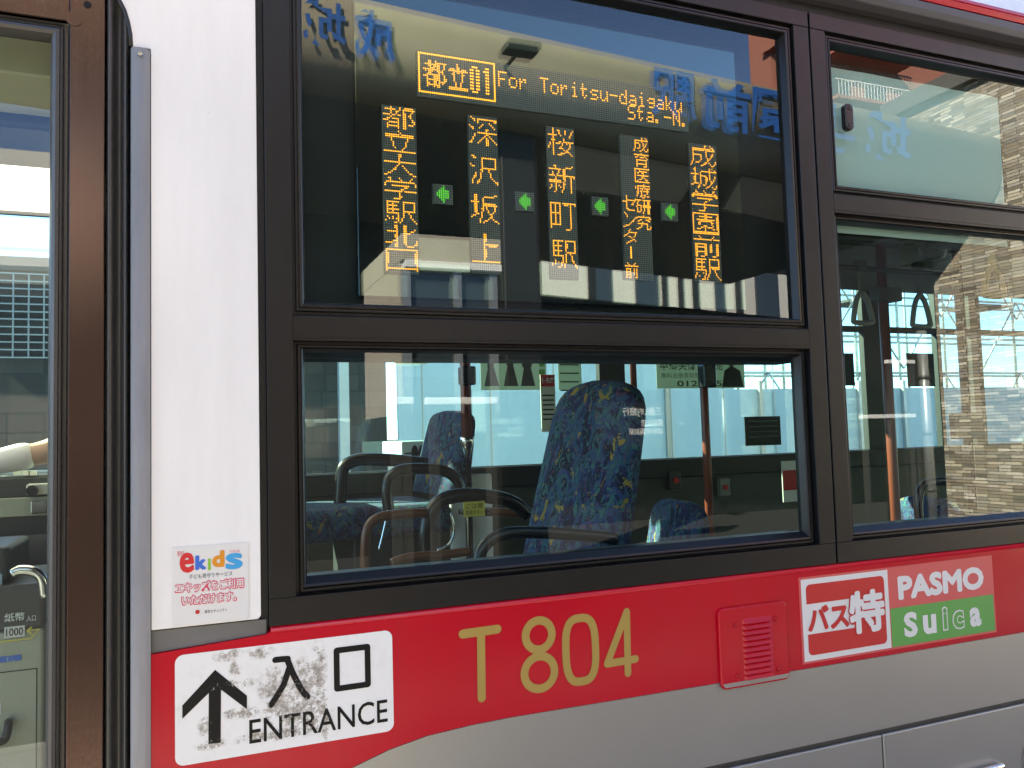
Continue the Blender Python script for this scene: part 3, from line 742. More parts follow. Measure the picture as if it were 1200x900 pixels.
kbox('e', 85, 140, 225, 335, 'kred', .10); kbox('k', 235, 165, 340, 305, 'kblue', .10); kbox('i', 355, 195, 385, 310, 'kgreen', .07)
kbox('d', 395, 120, 515, 280, 'korange', .10); kbox('s', 525, 145, 690, 300, 'kcyan', .10)
kbox('子ども見守りサービス', 175, 335, 590, 378, 'ink', .0)
kbox('エキッズをご利用', 38, 400, 705, 512, 'kpink', .075); kbox('エキッズをご利用', 47, 410, 696, 502, 'vinylwhite', .018, .0004)
kbox('いただけます。', 100, 528, 635, 632, 'kpink', .075); kbox('いただけます。', 110, 538, 625, 622, 'vinylwhite', .018, .0004)
q = ks(257, 708)
build('emblem', MB().flat([(q[0] + .0036 * math.cos(2 * math.pi * k / 20), q[1] + .0036 * math.sin(2 * math.pi * k / 20)) for k in range(20)], -.0041), 'vred', ek)
kbox('東急セキュリティ', 325, 680, 540, 712, 'ink', 0)
kbox('見守り', 62, 125, 130, 175, 'kpink', .01); kbox('バスにも', 560, 112, 660, 140, 'kpink', .01)

pa = thing('fare_card_sticker', (1.61, -.002, 1.04), 'wide salmon, white and green fare card sticker right of the louvred vent', 'sticker')
build('sticker_sheet', MB().box(1.298, 1.926, -.0022, -.0012, 1.0375, 1.2325), 'salmon', pa)
build('white_square', MB().flat([(1.3035, 1.0425), (1.567, 1.0425), (1.567, 1.2275), (1.3035, 1.2275)], -.0027), 'vinylwhite', pa)
def ps(u, v): return PP(930 + u / 5, 650 + v / 5)
wx0, wx1 = 1.3165, 1.554
b0, b1 = 1.1045, 1.167                      # white band
rr = rrect(wx0, wx1, 1.055, 1.215, .012)
top = [(wx0, b1 + .004), (wx1, b1 + .004)] + [q for q in rr if q[1] > b1 + .01]
bot = [q for q in rr if q[1] < b0 - .01] + [(wx1, b0 - .002), (wx0, b0 - .002)]
build('red_block', MB().flat(top, -.0032), 'vred', pa)
build('red_block', MB().flat([(wx0, b0 - .002)] + [q for q in rr if q[1] < b0 - .01] + [(wx1, b0 - .002)], -.0032), 'vred', pa)
build('red_block', MB().flat([(1.468, b0 - .0019), (wx1, b0 - .0019), (wx1, b1 + .0039), (1.468, b1 + .0039)], -.0032), 'vred', pa)
a = ps(80, 440); b = ps(320, 400)
btext('lettering', 'バス', a[0], ps(318, 350)[0], 1.107, 1.165, -.0036, 'vred', pa, .0028)
btext('lettering', '特', ps(312, 350)[0], ps(532, 330)[0], 1.083, 1.190, -.0040, 'vred', pa, .0095)
btext('lettering', '特', ps(318, 350)[0], ps(526, 330)[0], 1.087, 1.187, -.0046, 'vinylwhite', pa, .0042)
btext('lettering', 'PASMO', ps(606, 190)[0], ps(1108, 140)[0], 1.151, 1.209, -.0026, 'vinylwhite', pa, .0042)
build('green_block', MB().flat([(1.570, 1.0425), (1.921, 1.0425), (1.921, 1.134), (1.570, 1.134)], -.0027), 'vgreen', pa)
for ch, u0, u1, zt2, zb2, o in (('S', 640, 720, 1.120, 1.060, .045), ('u', 752, 830, 1.107, 1.060, .045), ('i', 866, 900, 1.121, 1.062, .055), ('c', 925, 995, 1.108, 1.060, .06), ('a', 1028, 1095, 1.108, 1.060, .045)):
    x0, x1 = ps(u0, 400)[0], ps(u1, 400)[0]
    text('lettering', ch, x0, x1, zb2, zt2, -.0032, 'vinylwhite', pa, o)
    if ch in 'ic': text('lettering', ch, x0 + .0035, x1 - .0035, zb2 + .0035, zt2 - .0035, -.0037, 'vgreen', pa, .025)

# ================================================================== DESTINATION DISPLAY
YD = .062
led = thing('destination_display', (.72, YD, 1.80), 'black destination display with amber scrolling characters behind the upper glass', 'display')
dA = P(420, 300, YD); dB = P(876, 355, YD)
zbot = P(430, 347, YD).z; ztop = P(640, -40, YD).z
build('housing', MB().box(.14, 1.42, YD + .030, YD + .12, 1.74, 2.60), 'housing', led)
build('board', MB().box(dA.x, dB.x, YD + .004, YD + .0295, zbot, 2.55), 'board', led, .002)
PIT = .0046
lit = MB(); grn = MB(); lat = MB()
def dot(mb, x, z, r=.0021):
    mb.add([(x + r * math.cos(R(30 + 60 * k)), YD - .0022, z + r * math.sin(R(30 + 60 * k))) for k in range(6)], [tuple(range(6))])
def bits(ch, nx, ny, off=-.01, thr=.36, ns=5):
    vs_, fs = glyph(ch, off, 2)
    t = BVHTree.FromPolygons([Vector((v.x, v.y, 0)) for v in vs_], fs)
    ax, bx = min(v.x for v in vs_), max(v.x for v in vs_); az, bz = min(v.y for v in vs_), max(v.y for v in vs_)
    if bz - az < .3: az -= .3; bz += .3
    if bx - ax < .3: ax -= .2; bx += .2
    def hit(u, v): return t.ray_cast(Vector((ax + (bx - ax) * u, az + (bz - az) * v, 1)), Vector((0, 0, -1)))[0] is not None
    cov = [[sum(hit((i + (a + .5) / ns) / nx, (j + (b + .5) / ns) / ny) for a in range(ns) for b in range(ns)) / ns / ns for i in range(nx)] for j in range(ny)]
    g = lambda jj, ii: cov[jj][ii] if 0 <= jj < ny and 0 <= ii < nx else 0
    return [[cov[j][i] >= thr and (cov[j][i] >= max(g(j - 1, i), g(j + 1, i)) - 1e-6 or cov[j][i] >= max(g(j, i - 1), g(j, i + 1)) - 1e-6 or cov[j][i] > .8)
             for i in range(nx)] for j in range(ny)]
def led_char(ch, x0, x1, z0, z1, off=-.01, thr=.36, pit=.0037, r=.00145):
    nx = max(5, round((x1 - x0) / pit)); ny = max(5, round((z1 - z0) / pit))
    bm_ = bits(ch, nx, ny, off, thr)
    for j in range(ny):
        for i in range(nx):
            if bm_[j][i]: dot(lit, x0 + (i + .5) * (x1 - x0) / nx, z0 + (j + .5) * (z1 - z0) / ny, r)
def strip(px0, py0, px1, py1):
    a = P(px0, (py0 + py1) / 2, YD); b = P(px1, (py0 + py1) / 2, YD); t = P((px0 + px1) / 2, py0, YD); u = P((px0 + px1) / 2, py1, YD)
    lat.box(a.x, b.x, YD - .0015, YD + .0038, u.z, t.z)
    return a.x, b.x, u.z, t.z
def column(px0, py0, px1, py1, s, gap, xa=0, xb=1, thr=.36):
    x0, x1, z0, z1 = strip(px0, py0, px1, py1)
    vert(s, x0 + (x1 - x0) * xa + .002, x0 + (x1 - x0) * xb - .002, z0 + .002, z1 - .002, gap, thr)
    return x0, x1, z0, z1
def vert(s, x0, x1, z0, z1, gap, thr=.36):
    p = (z1 - z0) / len(s)
    for i, ch in enumerate(s):
        if ch == 'ー':
            for k in range(int(p * .8 / PIT)): dot(lit, (x0 + x1) / 2, z1 - p * i - p * .1 - k * PIT)
            continue
        led_char(ch, x0, x1, z1 - p * (i + 1) + p * gap, z1 - p * i, thr=thr, pit=.0037 if x1 - x0 > .045 else .0031, r=.00145 if x1 - x0 > .045 else .0013)
column(449, 125, 489, 321, '都立大学駅北口', .06)
column(550, 137, 585, 321, '深沢坂上', .26)
column(643, 150, 675, 327, '桜新町駅', .26)
x0, x1, z0, z1 = strip(729, 160, 762, 328)
hz = z1 - z0
vert('成育医療研究', x0 + (x1 - x0) * .47, x1, z1 - hz * .66, z1 - .002, .08, .36)
vert('センター前', x0, x0 + (x1 - x0) * .48, z0, z1 - hz * .42, .08, .36)
column(810, 170, 842, 331, '成城学園前駅', .06)
# header
hz0, hz1 = P(640, 118, YD).z, P(640, 76, YD).z
h0, h1 = P(491, 95, YD).x, P(803, 120, YD).x
hb_ = P(700, 150, YD).z
hz1 = P(530, 68, YD).z; hz0 = P(535, 113, YD).z
lat.box(h0 - .004, h1 + .006, YD - .0015, YD + .0038, P(770, 150, YD).z, hz1 + .004)
bxx = P(579, 95, YD).x
nx = round((bxx - h0) / PIT); nz = round((hz1 - hz0) / PIT)
for i in range(nx + 1):
    for z in (hz0, hz1): dot(lit, h0 + (bxx - h0) * i / nx, z)
for j in range(nz + 1):
    for x in (h0, bxx): dot(lit, x, hz0 + (hz1 - hz0) * j / nz)
wq = bxx - h0
for rows, a, b in ((("01110", "11011", "11011", "11011", "11011", "11011", "11011", "11011", "01110"), .665, .80), (("00110", "01110", "00110", "00110", "00110", "00110", "00110", "00110", "00110"), .82, .955)):
    for j, row in enumerate(rows):
        for k, bch in enumerate(row):
            if bch == '1': dot(lit, h0 + wq * (a + (b - a) * (k + .5) / 5), hz1 - .014 - (hz1 - hz0 - .028) * j / 8, .0021)
for ch, a, b in (('都', .05, .36), ('立', .38, .64)):
    led_char(ch, h0 + wq * a, h0 + wq * b, hz0 + .012, hz1 - .012, off=.02, thr=.34)
F57 = {'F': ("11111", "1", "1", "1111", "1", "1", "1"), 'o': ("", "", "0111", "10001", "10001", "10001", "0111"), 'r': ("", "", "1011", "1101", "1", "1", "1"),
 'T': ("11111", "001", "001", "001", "001", "001", "001"), 'i': ("001", "", "011", "001", "001", "001", "0111"), 't': ("01", "01", "1111", "01", "01", "0101", "001"),
 's': ("", "", "01111", "1", "0111", "00001", "1111"), 'u': ("", "", "10001", "10001", "10001", "10011", "01101"), '-': ("", "", "", "11111", "", "", ""),
 'd': ("00001", "00001", "01101", "10011", "10001", "10001", "01111"), 'a': ("", "", "0111", "00001", "01111", "10001", "01111"), 'g': ("", "", "01111", "10001", "01111", "00001", "0111"),
 'k': ("1", "1", "1001", "101", "11", "101", "1001"), 'S': ("01111", "1", "1", "0111", "00001", "00001", "1111"), '.': ("", "", "", "", "", "11", "11"),
 'N': ("10001", "11001", "10101", "10101", "10011", "10001", "10001"), ' ': ("",) * 7}
def line57(s, x0, x1, zt, ph):
    cw = (x1 - x0) / len(s); p = cw / 6.0
    for i, ch in enumerate(s):
        for j, row in enumerate(F57[ch]):
            for k, bch in enumerate(row):
                if bch == '1': dot(lit, x0 + cw * i + (k + .5) * p, zt - j * ph, .0017)
line57('For Toritsu-daigaku', P(583, 90, YD).x, P(800, 120, YD).x, P(584, 84.5, YD).z, .0050)
line57('Sta.-N.', P(735, 130, YD).x, P(808, 138, YD).x, P(738, 124.5, YD).z, .0050)
# arrows between the columns
GR = []
AR = ("000100", "001100", "011111", "111111", "111111", "011111", "001100", "000100")
for px, py in ((519, 228), (615, 236.5), (703, 242), (785, 248.5)):
    c_ = P(px, py, YD)
    lat.box(c_.x - .021, c_.x + .021, YD - .0015, YD + .0038, c_.z - .021, c_.z + .021)
    gm = MB(); GR.append(gm)
    for j, row in enumerate(AR):
        for k, bch in enumerate(row):
            if bch == '1': dot(gm, c_.x + (k - 2.7) * PIT, c_.z + (3.5 - j) * PIT, .0015)
build('led_matrix', lat, 'lattice', led)
build('amber_lettering', lit, 'amber', led)
for gm in GR: build('green_arrow', gm, 'green', led)

# frosted film and latch in the second window
fl = thing('window_film', (1.78, .045, 2.02), 'frosted green film stuck over the small upper pane of the second window', 'window film')
f_ = MB(); x0, x1 = P(974, 200, .045).x, P(1175, 200, .045).x
z0, z1 = P(1080, 281, .045).z, P(1080, 98, .045).z
cols = 24
f_.add([(x0 + (x1 - x0) * i / cols, .045 + .0015 * math.sin(i * .8), z) for z in (z0, z1) for i in range(cols + 1)],
       [(i, i + 1, cols + 2 + i, cols + 1 + i) for i in range(cols)], True)
fo = build('film_sheet', f_, 'film', fl)
q = P(993, 138, .012)
lt = thing('window_latch', (q.x, .012, q.z - .03), 'small black oval latch on the film of the second window', 'latch')
build('latch_body', MB().prism(rrect(q.x - .0135, q.x + .0135, q.z - .034, q.z + .034, .012), .004, .020), 'blackplastic', lt, .003, 3)
for dz in (-.022, .022):
    build('screw', MB().tube([(q.x, .004, q.z + dz), (q.x, .0025, q.z + dz)], [.0055, .0045], 14), 'rubber', lt)

# ================================================================== INTERIOR
def seat(label, x, y, zc, yaw, width=.46, bh=.62, rec=R(11), reach=.27):
    r = thing('passenger_seat', (x, y, .36), label, 'seat', 'blue patterned bus seats')
    # local frame: faces -x
    def slab(w0, h, t, taper):
        ts = [0, .2, .4, .6, .75, .84, .89, .93, .96, .98, .993, 1.0]; n = len(ts) - 1; prof = []
        for t_ in ts:
            ww = w0 * (1 - .06 * t_ - taper * max(0, t_ - .5) ** 1.5)
            th = t * (1 - .35 * t_)
            if t_ > .80:
                k_ = (t_ - .80) / .203; ww *= max(.05, 1 - k_ ** 3.2) ** (1 / 3.2); th *= max(.1, 1 - k_ ** 6) ** .5
            prof.append((h * t_, ww, th))
        vs_ = []
        m_n = 16
        for z, ww, th in prof:
            for k in range(m_n):
                a = 2 * math.pi * k / m_n; c_, s_ = math.cos(a), math.sin(a)
                px_ = th / 2 * math.copysign(abs(c_) ** .55, c_); py_ = ww / 2 * math.copysign(abs(s_) ** .4, s_)
                vs_.append((px_ - .02 * math.cos(math.pi * (py_ / max(ww, .01))), py_, z))
        f = []
        for i in range(n):
            for k in range(m_n): f.append((i * m_n + k, i * m_n + (k + 1) % m_n, (i + 1) * m_n + (k + 1) % m_n, (i + 1) * m_n + k))
        f += [tuple(range(m_n)), tuple(range((n + 1) * m_n - 1, n * m_n - 1, -1))]
        return vs_, f
    v, f = slab(width, bh, .10, .12)
    ca, sa = math.cos(rec), math.sin(rec)
    v = [(r.location.x + .20 + px_ * ca + pz * sa, r.location.y + py_, zc + .02 + pz * ca - px_ * sa) for px_, py_, pz in v]
    build('backrest', MB().add(v, f, True), 'fabric', r)
    cu = MB().box(x - reach, x + .17, y - width / 2, y + width / 2, zc - .10, zc + .01)
    build('cushion', cu, 'fabric', r, .035, 4)
    build('pedestal', MB().box(x - .18, x + .14, y - width * .36, y + width * .36, .362, zc - .1005), 'greycab', r, .01)
    r.rotation_euler.z = yaw
    return r
# big seat on the near side
b = P(672, 640, .36); t = P(700, 455, .40)
s1 = seat('tall blue patterned seat right behind the lower pane of the first window', P(632, 640, .36).x - .13, .36, 1.08, R(9), .40, .63, R(14.5))
# far seat
b2 = P(505, 600, 1.5)
s2 = seat('blue patterned seat on the far side behind the brown pole and armrests', b2.x - .16, 1.5, P(420, 598, 1.3).z, R(3), .46, 1.66 - P(420, 598, 1.3).z, R(11), .56)
b3 = P(762, 640, 1.05)
s3 = seat('low blue seat further back, only its rounded top showing above the sill', b3.x - .16, 1.05, P(795, 590, 1.05).z - .60, R(-4), .40, .60, R(8))
b4 = P(1078, 640, 1.6)
s4 = seat('dark blue low seat seen low in the second window beside the pole', b4.x - .2, 1.6, .62, R(0), .46, .56, R(8))

def rail(name, pts, r, m, label, cat, group=None, smooth=6):
    pts = [Vector(p) for p in pts]
    base = Vector((pts[0].x, pts[0].y, min(p.z for p in pts)))
    o = build(name, MB().tube(smoothpath(pts, smooth) if smooth else pts, r, 12), m, loc=tuple(base))
    return tag(o, label, cat, group)
def pole(px, pyt, pyb, Y, r, m, label, top=None, bottom=None):
    a, b = P(px, (pyt + pyb) / 2, Y), None
    zt3 = top if top else P(px, pyt, Y).z; zb3 = bottom if bottom else P(px, pyb, Y).z
    p = thing('grab_pole', (a.x, Y, zb3), label, 'grab pole', 'brown grab poles inside the bus')
    build('tube', MB().tube([(a.x, Y, zb3), (a.x, Y, zt3)], r, 14), m, p)
    return p, a
p1, a = pole(546, 412, 520, 1.30, .020, 'brownpole', 'brown grab pole over the far seat, ending in a steel socket', 2.60, P(546, 522, 1.3).z)
build('bell_button', MB().box(a.x - .03, a.x + .028, 1.255, 1.30, P(546, 452, 1.3).z, P(546, 430, 1.3).z), 'blackplastic', p1, .008, 3)
build('socket', MB().tube([(a.x, 1.30, P(546, 540, 1.3).z), (a.x, 1.30, P(546, 520, 1.3).z + .01), (a.x, 1.30, P(546, 512, 1.3).z)], [.016, .026, .026], 14), 'chrome', p1)
build('stanchion', MB().tube([(a.x, 1.30, .361), (a.x, 1.30, P(546, 539, 1.3).z)], .014, 10), 'blackplastic', p1)
p2, a = pole(828, 412, 640, 1.75, .020, 'brownpole', 'brown grab pole with a bell button, right of the tall seat', 2.60, .361)
build('bell_button', MB().box(a.x - .035, a.x + .035, 1.69, 1.75, P(828, 455, 1.75).z, P(828, 428, 1.75).z), 'blackplastic', p2, .008, 3)
p3, a = pole(1040, 270, 610, 1.45, .024, 'brownpole', 'thick brown grab pole standing in the second window', 2.60, .361)
build('bell_button', MB().box(a.x - .075, a.x + .075, 1.40, 1.46, P(1034, 354, 1.45).z, P(1034, 338, 1.45).z), 'greycab', p3, .006)
p5, a = pole(1132, 330, 610, 1.25, .022, 'greycab', 'dark grab pole with a square box at the right of the second window', 2.60, .361)
build('pole_box', MB().box(P(1118, 500, 1.2).x, P(1156, 500, 1.2).x, 1.20, 1.228, P(1136, 514, 1.2).z, P(1136, 484, 1.2).z), 'greycab', p5, .008)
p4, a = pole(742, 412, 452, 1.95, .016, 'brownpole', 'thin brown pole above the headrest of the tall seat', 2.60, P(742, 468, 1.95).z)

G = 'black armrest hoops on the bus seats'
def hoop(pts, Y, r, m, label, group=G, cat='armrest', name='armrest'):
    return rail(name, [P(a, b, Y) for a, b in pts], r, m, label, cat, group)
hoop([(398, 615), (399, 575), (402, 550), (412, 541), (430, 538), (470, 540), (505, 544)], 1.55, .024, 'blackplastic', 'black armrest hoop furthest left, in front of the far seat cushion')
hoop([(456, 600), (453, 575), (457, 560), (470, 551), (495, 549), (520, 552), (535, 562), (541, 580)], 1.15, .019, 'blackplastic', 'black armrest hoop ending beside the sunlit white panel')
hoop([(501, 656), (499, 625), (505, 600), (520, 585), (548, 580), (585, 584), (606, 592), (618, 604)], .85, .022, 'blackplastic', 'black armrest hoop between the sunlit panel and the tall seat')
hoop([(560, 660), (566, 642), (582, 629), (606, 624), (650, 625), (700, 629), (722, 632)], .20, .014, 'blackplastic', 'black padded armrest across the foot of the tall seat')
GO = 'orange brown guard rails by the seats'
hoop([(428, 672), (428, 640), (432, 617), (446, 606), (475, 602), (500, 601)], .75, .014, 'orangepole', 'orange brown guard rail bent in front of the far cushion', GO, 'guard rail', 'guard_rail')
hoop([(458, 660), (480, 653), (520, 650), (552, 646)], .60, .012, 'orangepole', 'short orange brown rail low under the black hoops', GO, 'guard rail', 'guard_rail')
hoop([(560, 600), (580, 600), (612, 602)], 1.1, .015, 'orangepole', 'straight orange brown rail just left of the tall seat', GO, 'guard rail', 'guard_rail')
hoop([(1078, 620), (1076, 590), (1080, 572), (1092, 565), (1120, 564), (1160, 567), (1230, 572)], 1.0, .018, 'blackplastic', 'long black handrail curving down in the second window', None, 'handrail', 'handrail')
for pts, Y in (([(455, 598), (449, 625), (444, 645)], 1.0), ([(512, 645), (526, 638), (532, 622), (528, 600)], .84)):
    o = hoop(pts, Y, .004, 'chrome', 'thin bright chrome wire brace under a black hoop', 'chrome braces of the armrests', 'brace', 'brace')
bpy.data.objects['brace']['label'] = 'thin chrome brace at the left, by the bent orange rail'
bpy.data.objects['brace.001']['label'] = 'curved chrome brace just left of the sunlit white panel'

# sunlit white partition with a yellow label
q = P(552, 600, 1.32)
pt = thing('partition', (q.x, 1.30, .36), 'white partition catching the sun between the two seats', 'partition')
x0, x1 = P(528, 600, 1.32).x, P(578, 600, 1.32).x
build('partition_panel', MB().box(x0, x1, 1.32, 1.34, .361, P(550, 556, 1.32).z), 'white2', pt, .01, 3)
yl_ = thing('notice_label', (q.x, .8, P(556, 605, .8).z), 'small yellow notice label in front of the sunlit partition', 'label')
a, b = P(544, 606, .8), P(568, 587, .8)
build('label_plate', MB().box(a.x, b.x, .80, .804, a.z, b.z), 'ylabel', yl_)
text('lettering', 'ご注意', a.x + .006, b.x - .006, a.z + .024, b.z - .005, .799, 'ink', yl_)
text('lettering', '降車ボタン', a.x + .006, b.x - .006, a.z + .005, a.z + .019, .799, 'ink', yl_)
rail('grab_rail', [P(538, 600, .82), P(574, 600, .82)], .008, 'blackplastic', 'short black bar holding the yellow notice label', 'grab rail', None, 0)

# posters hung along the far windows
YP = YF - .09
def poster(px0, py0, px1, py1, m, label, Y=YP, cat='poster', name='poster'):
    a, b = P((px0 + px0) / 2, (py0 + py1) / 2, Y), P(px1, (py0 + py1) / 2, Y)
    zt4, zb4 = P((px0 + px1) / 2, py0, Y).z, P((px0 + px1) / 2, py1, Y).z
    o = thing(name, (a.x, Y, zb4), label, cat, 'notices in the far windows')
    build('sheet', MB().box(a.x, b.x, Y, Y + .003, zb4, zt4), m, o)
    return o, a.x, b.x, zb4, zt4
o, x0, x1, z0, z1 = poster(563, 405, 640, 457, 'poster', 'dim green poster showing silhouettes of heads, hung left of the notice')
mb = MB(); wd = x1 - x0; hh = z1 - z0
for cx, cz, r_ in ((.15, .55, .09), (.44, .60, .10), (.70, .62, .15)):
    mb.flat([(x0 + wd * cx + r_ * wd * .55 * math.cos(2 * math.pi * k / 20), z0 + hh * cz + r_ * wd * .7 * math.sin(2 * math.pi * k / 20)) for k in range(20)], YP - .001)
    mb.flat([(x0 + wd * (cx - .10), z0 + .02), (x0 + wd * (cx + .12), z0 + .02), (x0 + wd * (cx + .05), z0 + hh * (cz - .05)), (x0 + wd * (cx - .04), z0 + hh * (cz - .05))], YP - .0015)
build('silhouette', mb, 'posterdark', o)
mb = MB()
for k in range(4):
    mb.flat([(x0 + wd * .93 + .018 * math.cos(2 * math.pi * j / 16), z1 - hh * (.2 + .2 * k) + .018 * math.sin(2 * math.pi * j / 16)) for j in range(16)], YP - .001)
build('round_mark', mb, 'vgreen', o)
o, x0, x1, z0, z1 = poster(654, 405, 681, 457, 'poster', 'narrow dim poster with lines of small print beside the notice')
mb = MB()
for k in range(5): mb.box(x0 + .01, x1 - .015, YP - .001, YP - .0005, z1 - .06 - k * .045, z1 - .053 - k * .045)
build('print', mb, 'posterdark', o)
o, x0, x1, z0, z1 = poster(769, 405, 872, 455, 'poster', 'wide grey advertising poster with large kanji and a telephone number', cat='poster')
text('lettering', '本郷美術骨董館', x0 + .02, x1 - .15, P(800, 434, YP).z, P(800, 419, YP).z, YP - .001, 'posterdark', o, .005)
text('lettering', '0120-55', x0 + .13, x1 - .16, P(800, 453, YP).z, P(800, 446, YP).z, YP - .001, 'posterdark', o, .02)
text('lettering', '無料出張買取致します', x0 + .03, x1 - .2, P(800, 443, YP).z, P(800, 437, YP).z, YP - .001, 'posterdark', o)
mb = MB(); wd = x1 - x0
mb.flat([(x1 - .09 + .03 * math.cos(2 * math.pi * k / 20), z0 + .165 + .042 * math.sin(2 * math.pi * k / 20)) for k in range(20)], YP - .001)
mb.flat([(x1 - .16, z0 + .006), (x1 - .01, z0 + .006), (x1 - .03, z0 + .10), (x1 - .09, z0 + .13), (x1 - .14, z0 + .10)], YP - .001)
build('portrait', mb, 'posterdark', o)
o, x0, x1, z0, z1 = poster(873, 488, 915, 522, 'posterdark', 'small dark notice with pale print, low in the far window')
mb = MB()
for k in range(4): mb.box(x0 + .03, x1 - .02, YP - .001, YP - .0005, z1 - .03 - k * .03, z1 - .024 - k * .03)
build('print', mb, 'poster', o)
o, x0, x1, z0, z1 = poster(634, 439, 651, 506, 'paper', 'white and red notice sheet left of the tall headrest', Y=1.9)
build('red_heading', MB().box(x0 + .001, x1 - .001, 1.8985, 1.8995, z1 - .055, z1 - .001), 'vred', o)
text('lettering', '優先席', x0 + .006, x1 - .006, z1 - .04, z1 - .012, 1.898, 'vinylwhite', o, .02)
mb = MB()
for k in range(6): mb.box(x0 + .008, x1 - .008, 1.8985, 1.8995, z1 - .10 - k * .022, z1 - .093 - k * .022)
build('print', mb, 'posterdark', o)
o, x0, x1, z0, z1 = poster(462, 408, 500, 426, 'ylabel', 'pale yellow strip notice with small digits in the far window')
text('lettering', '00:45:10', x0 + .02, x1 - .02, z0 + .03, z0 + .055, YP - .001, 'posterdark', o)
o, x0, x1, z0, z1 = poster(986, 414, 1001, 452, 'posterdark', 'dark grey notice at the left edge of the second window')
o, x0, x1, z0, z1 = poster(1063, 414, 1095, 453, 'posterdark', 'square dark poster against the light in the second window')
o, x0, x1, z0, z1 = poster(1116, 326, 1182, 346, 'posterdark', 'dark blue advertising strip hung high in the second window', Y=1.9)
text('lettering', '久', x0 + .01, x0 + .06, z0 + .015, z1 - .01, 1.898, 'paper', o, .01)
o, x0, x1, z0, z1 = poster(917, 540, 937, 588, 'paper', 'white sheet with a red picture low at the right window post', Y=1.3)
build('red_picture', MB().box(x0 + .004, x1 - .003, 1.2985, 1.2995, z0 + .05, z1 - .04), 'vred', o)
sp = thing('speaker_unit', tuple(P(485, 545, 1.95)), 'pale blue wall unit with a dark butterfly shaped speaker mark', 'wall unit')
a, b = P(471, 546, 1.95), P(509, 516, 1.95)
build('unit_case', MB().box(a.x, b.x, 1.95, 2.33, a.z, b.z), 'paleblue', sp, .006)
cx, cz = (a.x + b.x) / 2, (a.z + b.z) / 2
mb = MB()
for sx_ in (-1, 1): mb.flat([(cx + sx_ * .016 + .016 * math.cos(2 * math.pi * k / 16), cz + .035 * math.sin(2 * math.pi * k / 16)) for k in range(16)], 1.949)
mb.box(cx - .06, cx + .06, 1.9486, 1.9489, cz - .004, cz + .004)
build('speaker_mark', mb, 'ink', sp)
# switch boxes on the far lining
for px, py, nm in ((792, 563, 'small dark switch box on the far wall behind the tall seat'), (850, 571, 'small grey switch box on the far wall right of the pole')):
    q = P(px, py, YF - .09)
    o = thing('switch_box', tuple(q), nm, 'switch box')
    build('box_case', MB().box(q.x - .035, q.x + .035, YF - .09, YF - .056, q.z - .05, q.z + .05), 'greycab' if px < 800 else 'strapgrey', o, .006)
    build('push_button', MB().tube([(q.x, YF - .09, q.z), (q.x, YF - .098, q.z)], .016, 12), 'vred', o)

# ceiling rails and hand straps
for Y, lab in ((1.30, 'dark ceiling rail carrying the grey hand straps'), (.62, 'dark ceiling rail carrying the amber hand strap, nearer the glass')):
    z = P(1060, 318, 1.30).z if Y > 1 else P(1160, 292, .62).z
    rail('ceiling_rail', [(1.45, Y, z), (6.5, Y, z)], .014, 'greycab', lab, 'ceiling rail', 'ceiling rails', 0)
def strap(px, pyt, pyb, Y, m, label, wide):
    t, b = P(px, pyt, Y), P(px, pyb, Y)
    h = t.z - b.z
    o = thing('hand_strap', tuple(t), label, 'hand strap', 'hand straps hanging in the bus')
    k = .5
    zm = t.z - h * k
    build('strap_band', MB().box(t.x - .016, t.x + .016, Y - .004, Y + .004, zm, t.z + .02), 'strapband' if m != 'yellow' else 'yellow', o, .002)
    build('clip', MB().box(t.x - .024, t.x + .024, Y - .02, Y + .02, t.z - .005, t.z + .035), 'greycab', o, .006)
    ww = wide
    pts = [(t.x, Y, zm + .02), (t.x - ww * .3, Y, zm - h * .10), (t.x - ww * .5, Y, b.z + h * .08), (t.x - ww * .42, Y, b.z), (t.x + ww * .42, Y, b.z), (t.x + ww * .5, Y, b.z + h * .08), (t.x + ww * .3, Y, zm - h * .10), (t.x, Y, zm + .02)]
    build('grip', MB().tube(smoothpath(pts, 4), .012, 10), m, o)
strap(1008, 314, 378, 1.30, 'strapgrey', 'grey triangular hand strap nearest the window post', .11)
strap(1076, 316, 382, 1.30, 'strapgrey', 'grey triangular hand strap right of the thick brown pole', .11)
strap(1161, 288, 346, .62, 'yellow', 'large amber triangular hand strap at the right edge', .105)
q = P(1094, 305, 1.0)
o = thing('ceiling_speaker', tuple(q), 'dark bulging housing under the ceiling of the second window', 'ceiling unit')
build('unit_body', MB().tube([(q.x, 1.0, 2.598), (q.x, 1.0, q.z + .05), (q.x, 1.0, q.z + .01), (q.x, 1.0, q.z)], [.06, .055, .045, .02], 16), 'greycab', o)

# ---------- driver's place seen through the door glass
lp = thing('added_glow', (-.9, 1.5, 2.57), 'added glowing white panel over the driver that brightens the door glass', 'glow panel')
build('glow_panel', MB().box(-1.95, -.02, .70, YF - .06, 2.572, 2.599), 'glow_panel', lp)  # added glow that whitens the view through the door glass, no known lamp
# header box over the door
hb = thing('door_header', (-.7, .3, 2.3), 'brightened cream header box above the inside of the front door', 'header box')
z0, z1 = P(30, 88, .12).z, P(30, 20, .12).z
build('box_case', MB().box(-1.9, -.07, .12, .32, z0, 2.62), 'brightcream', hb, .004)
z0 = P(30, 172, .45).z
bk_ = thing('soffit_stand_in', (-.7, .45, z0), 'black box behind the cream door header, standing in for the mirrored soffit', 'blind box')
build('box_case', MB().box(-1.9, -.07, .33, .60, z0, 2.62), 'blackplastic', bk_, .01)  # black box standing in for the dark soffit mirrored in the door
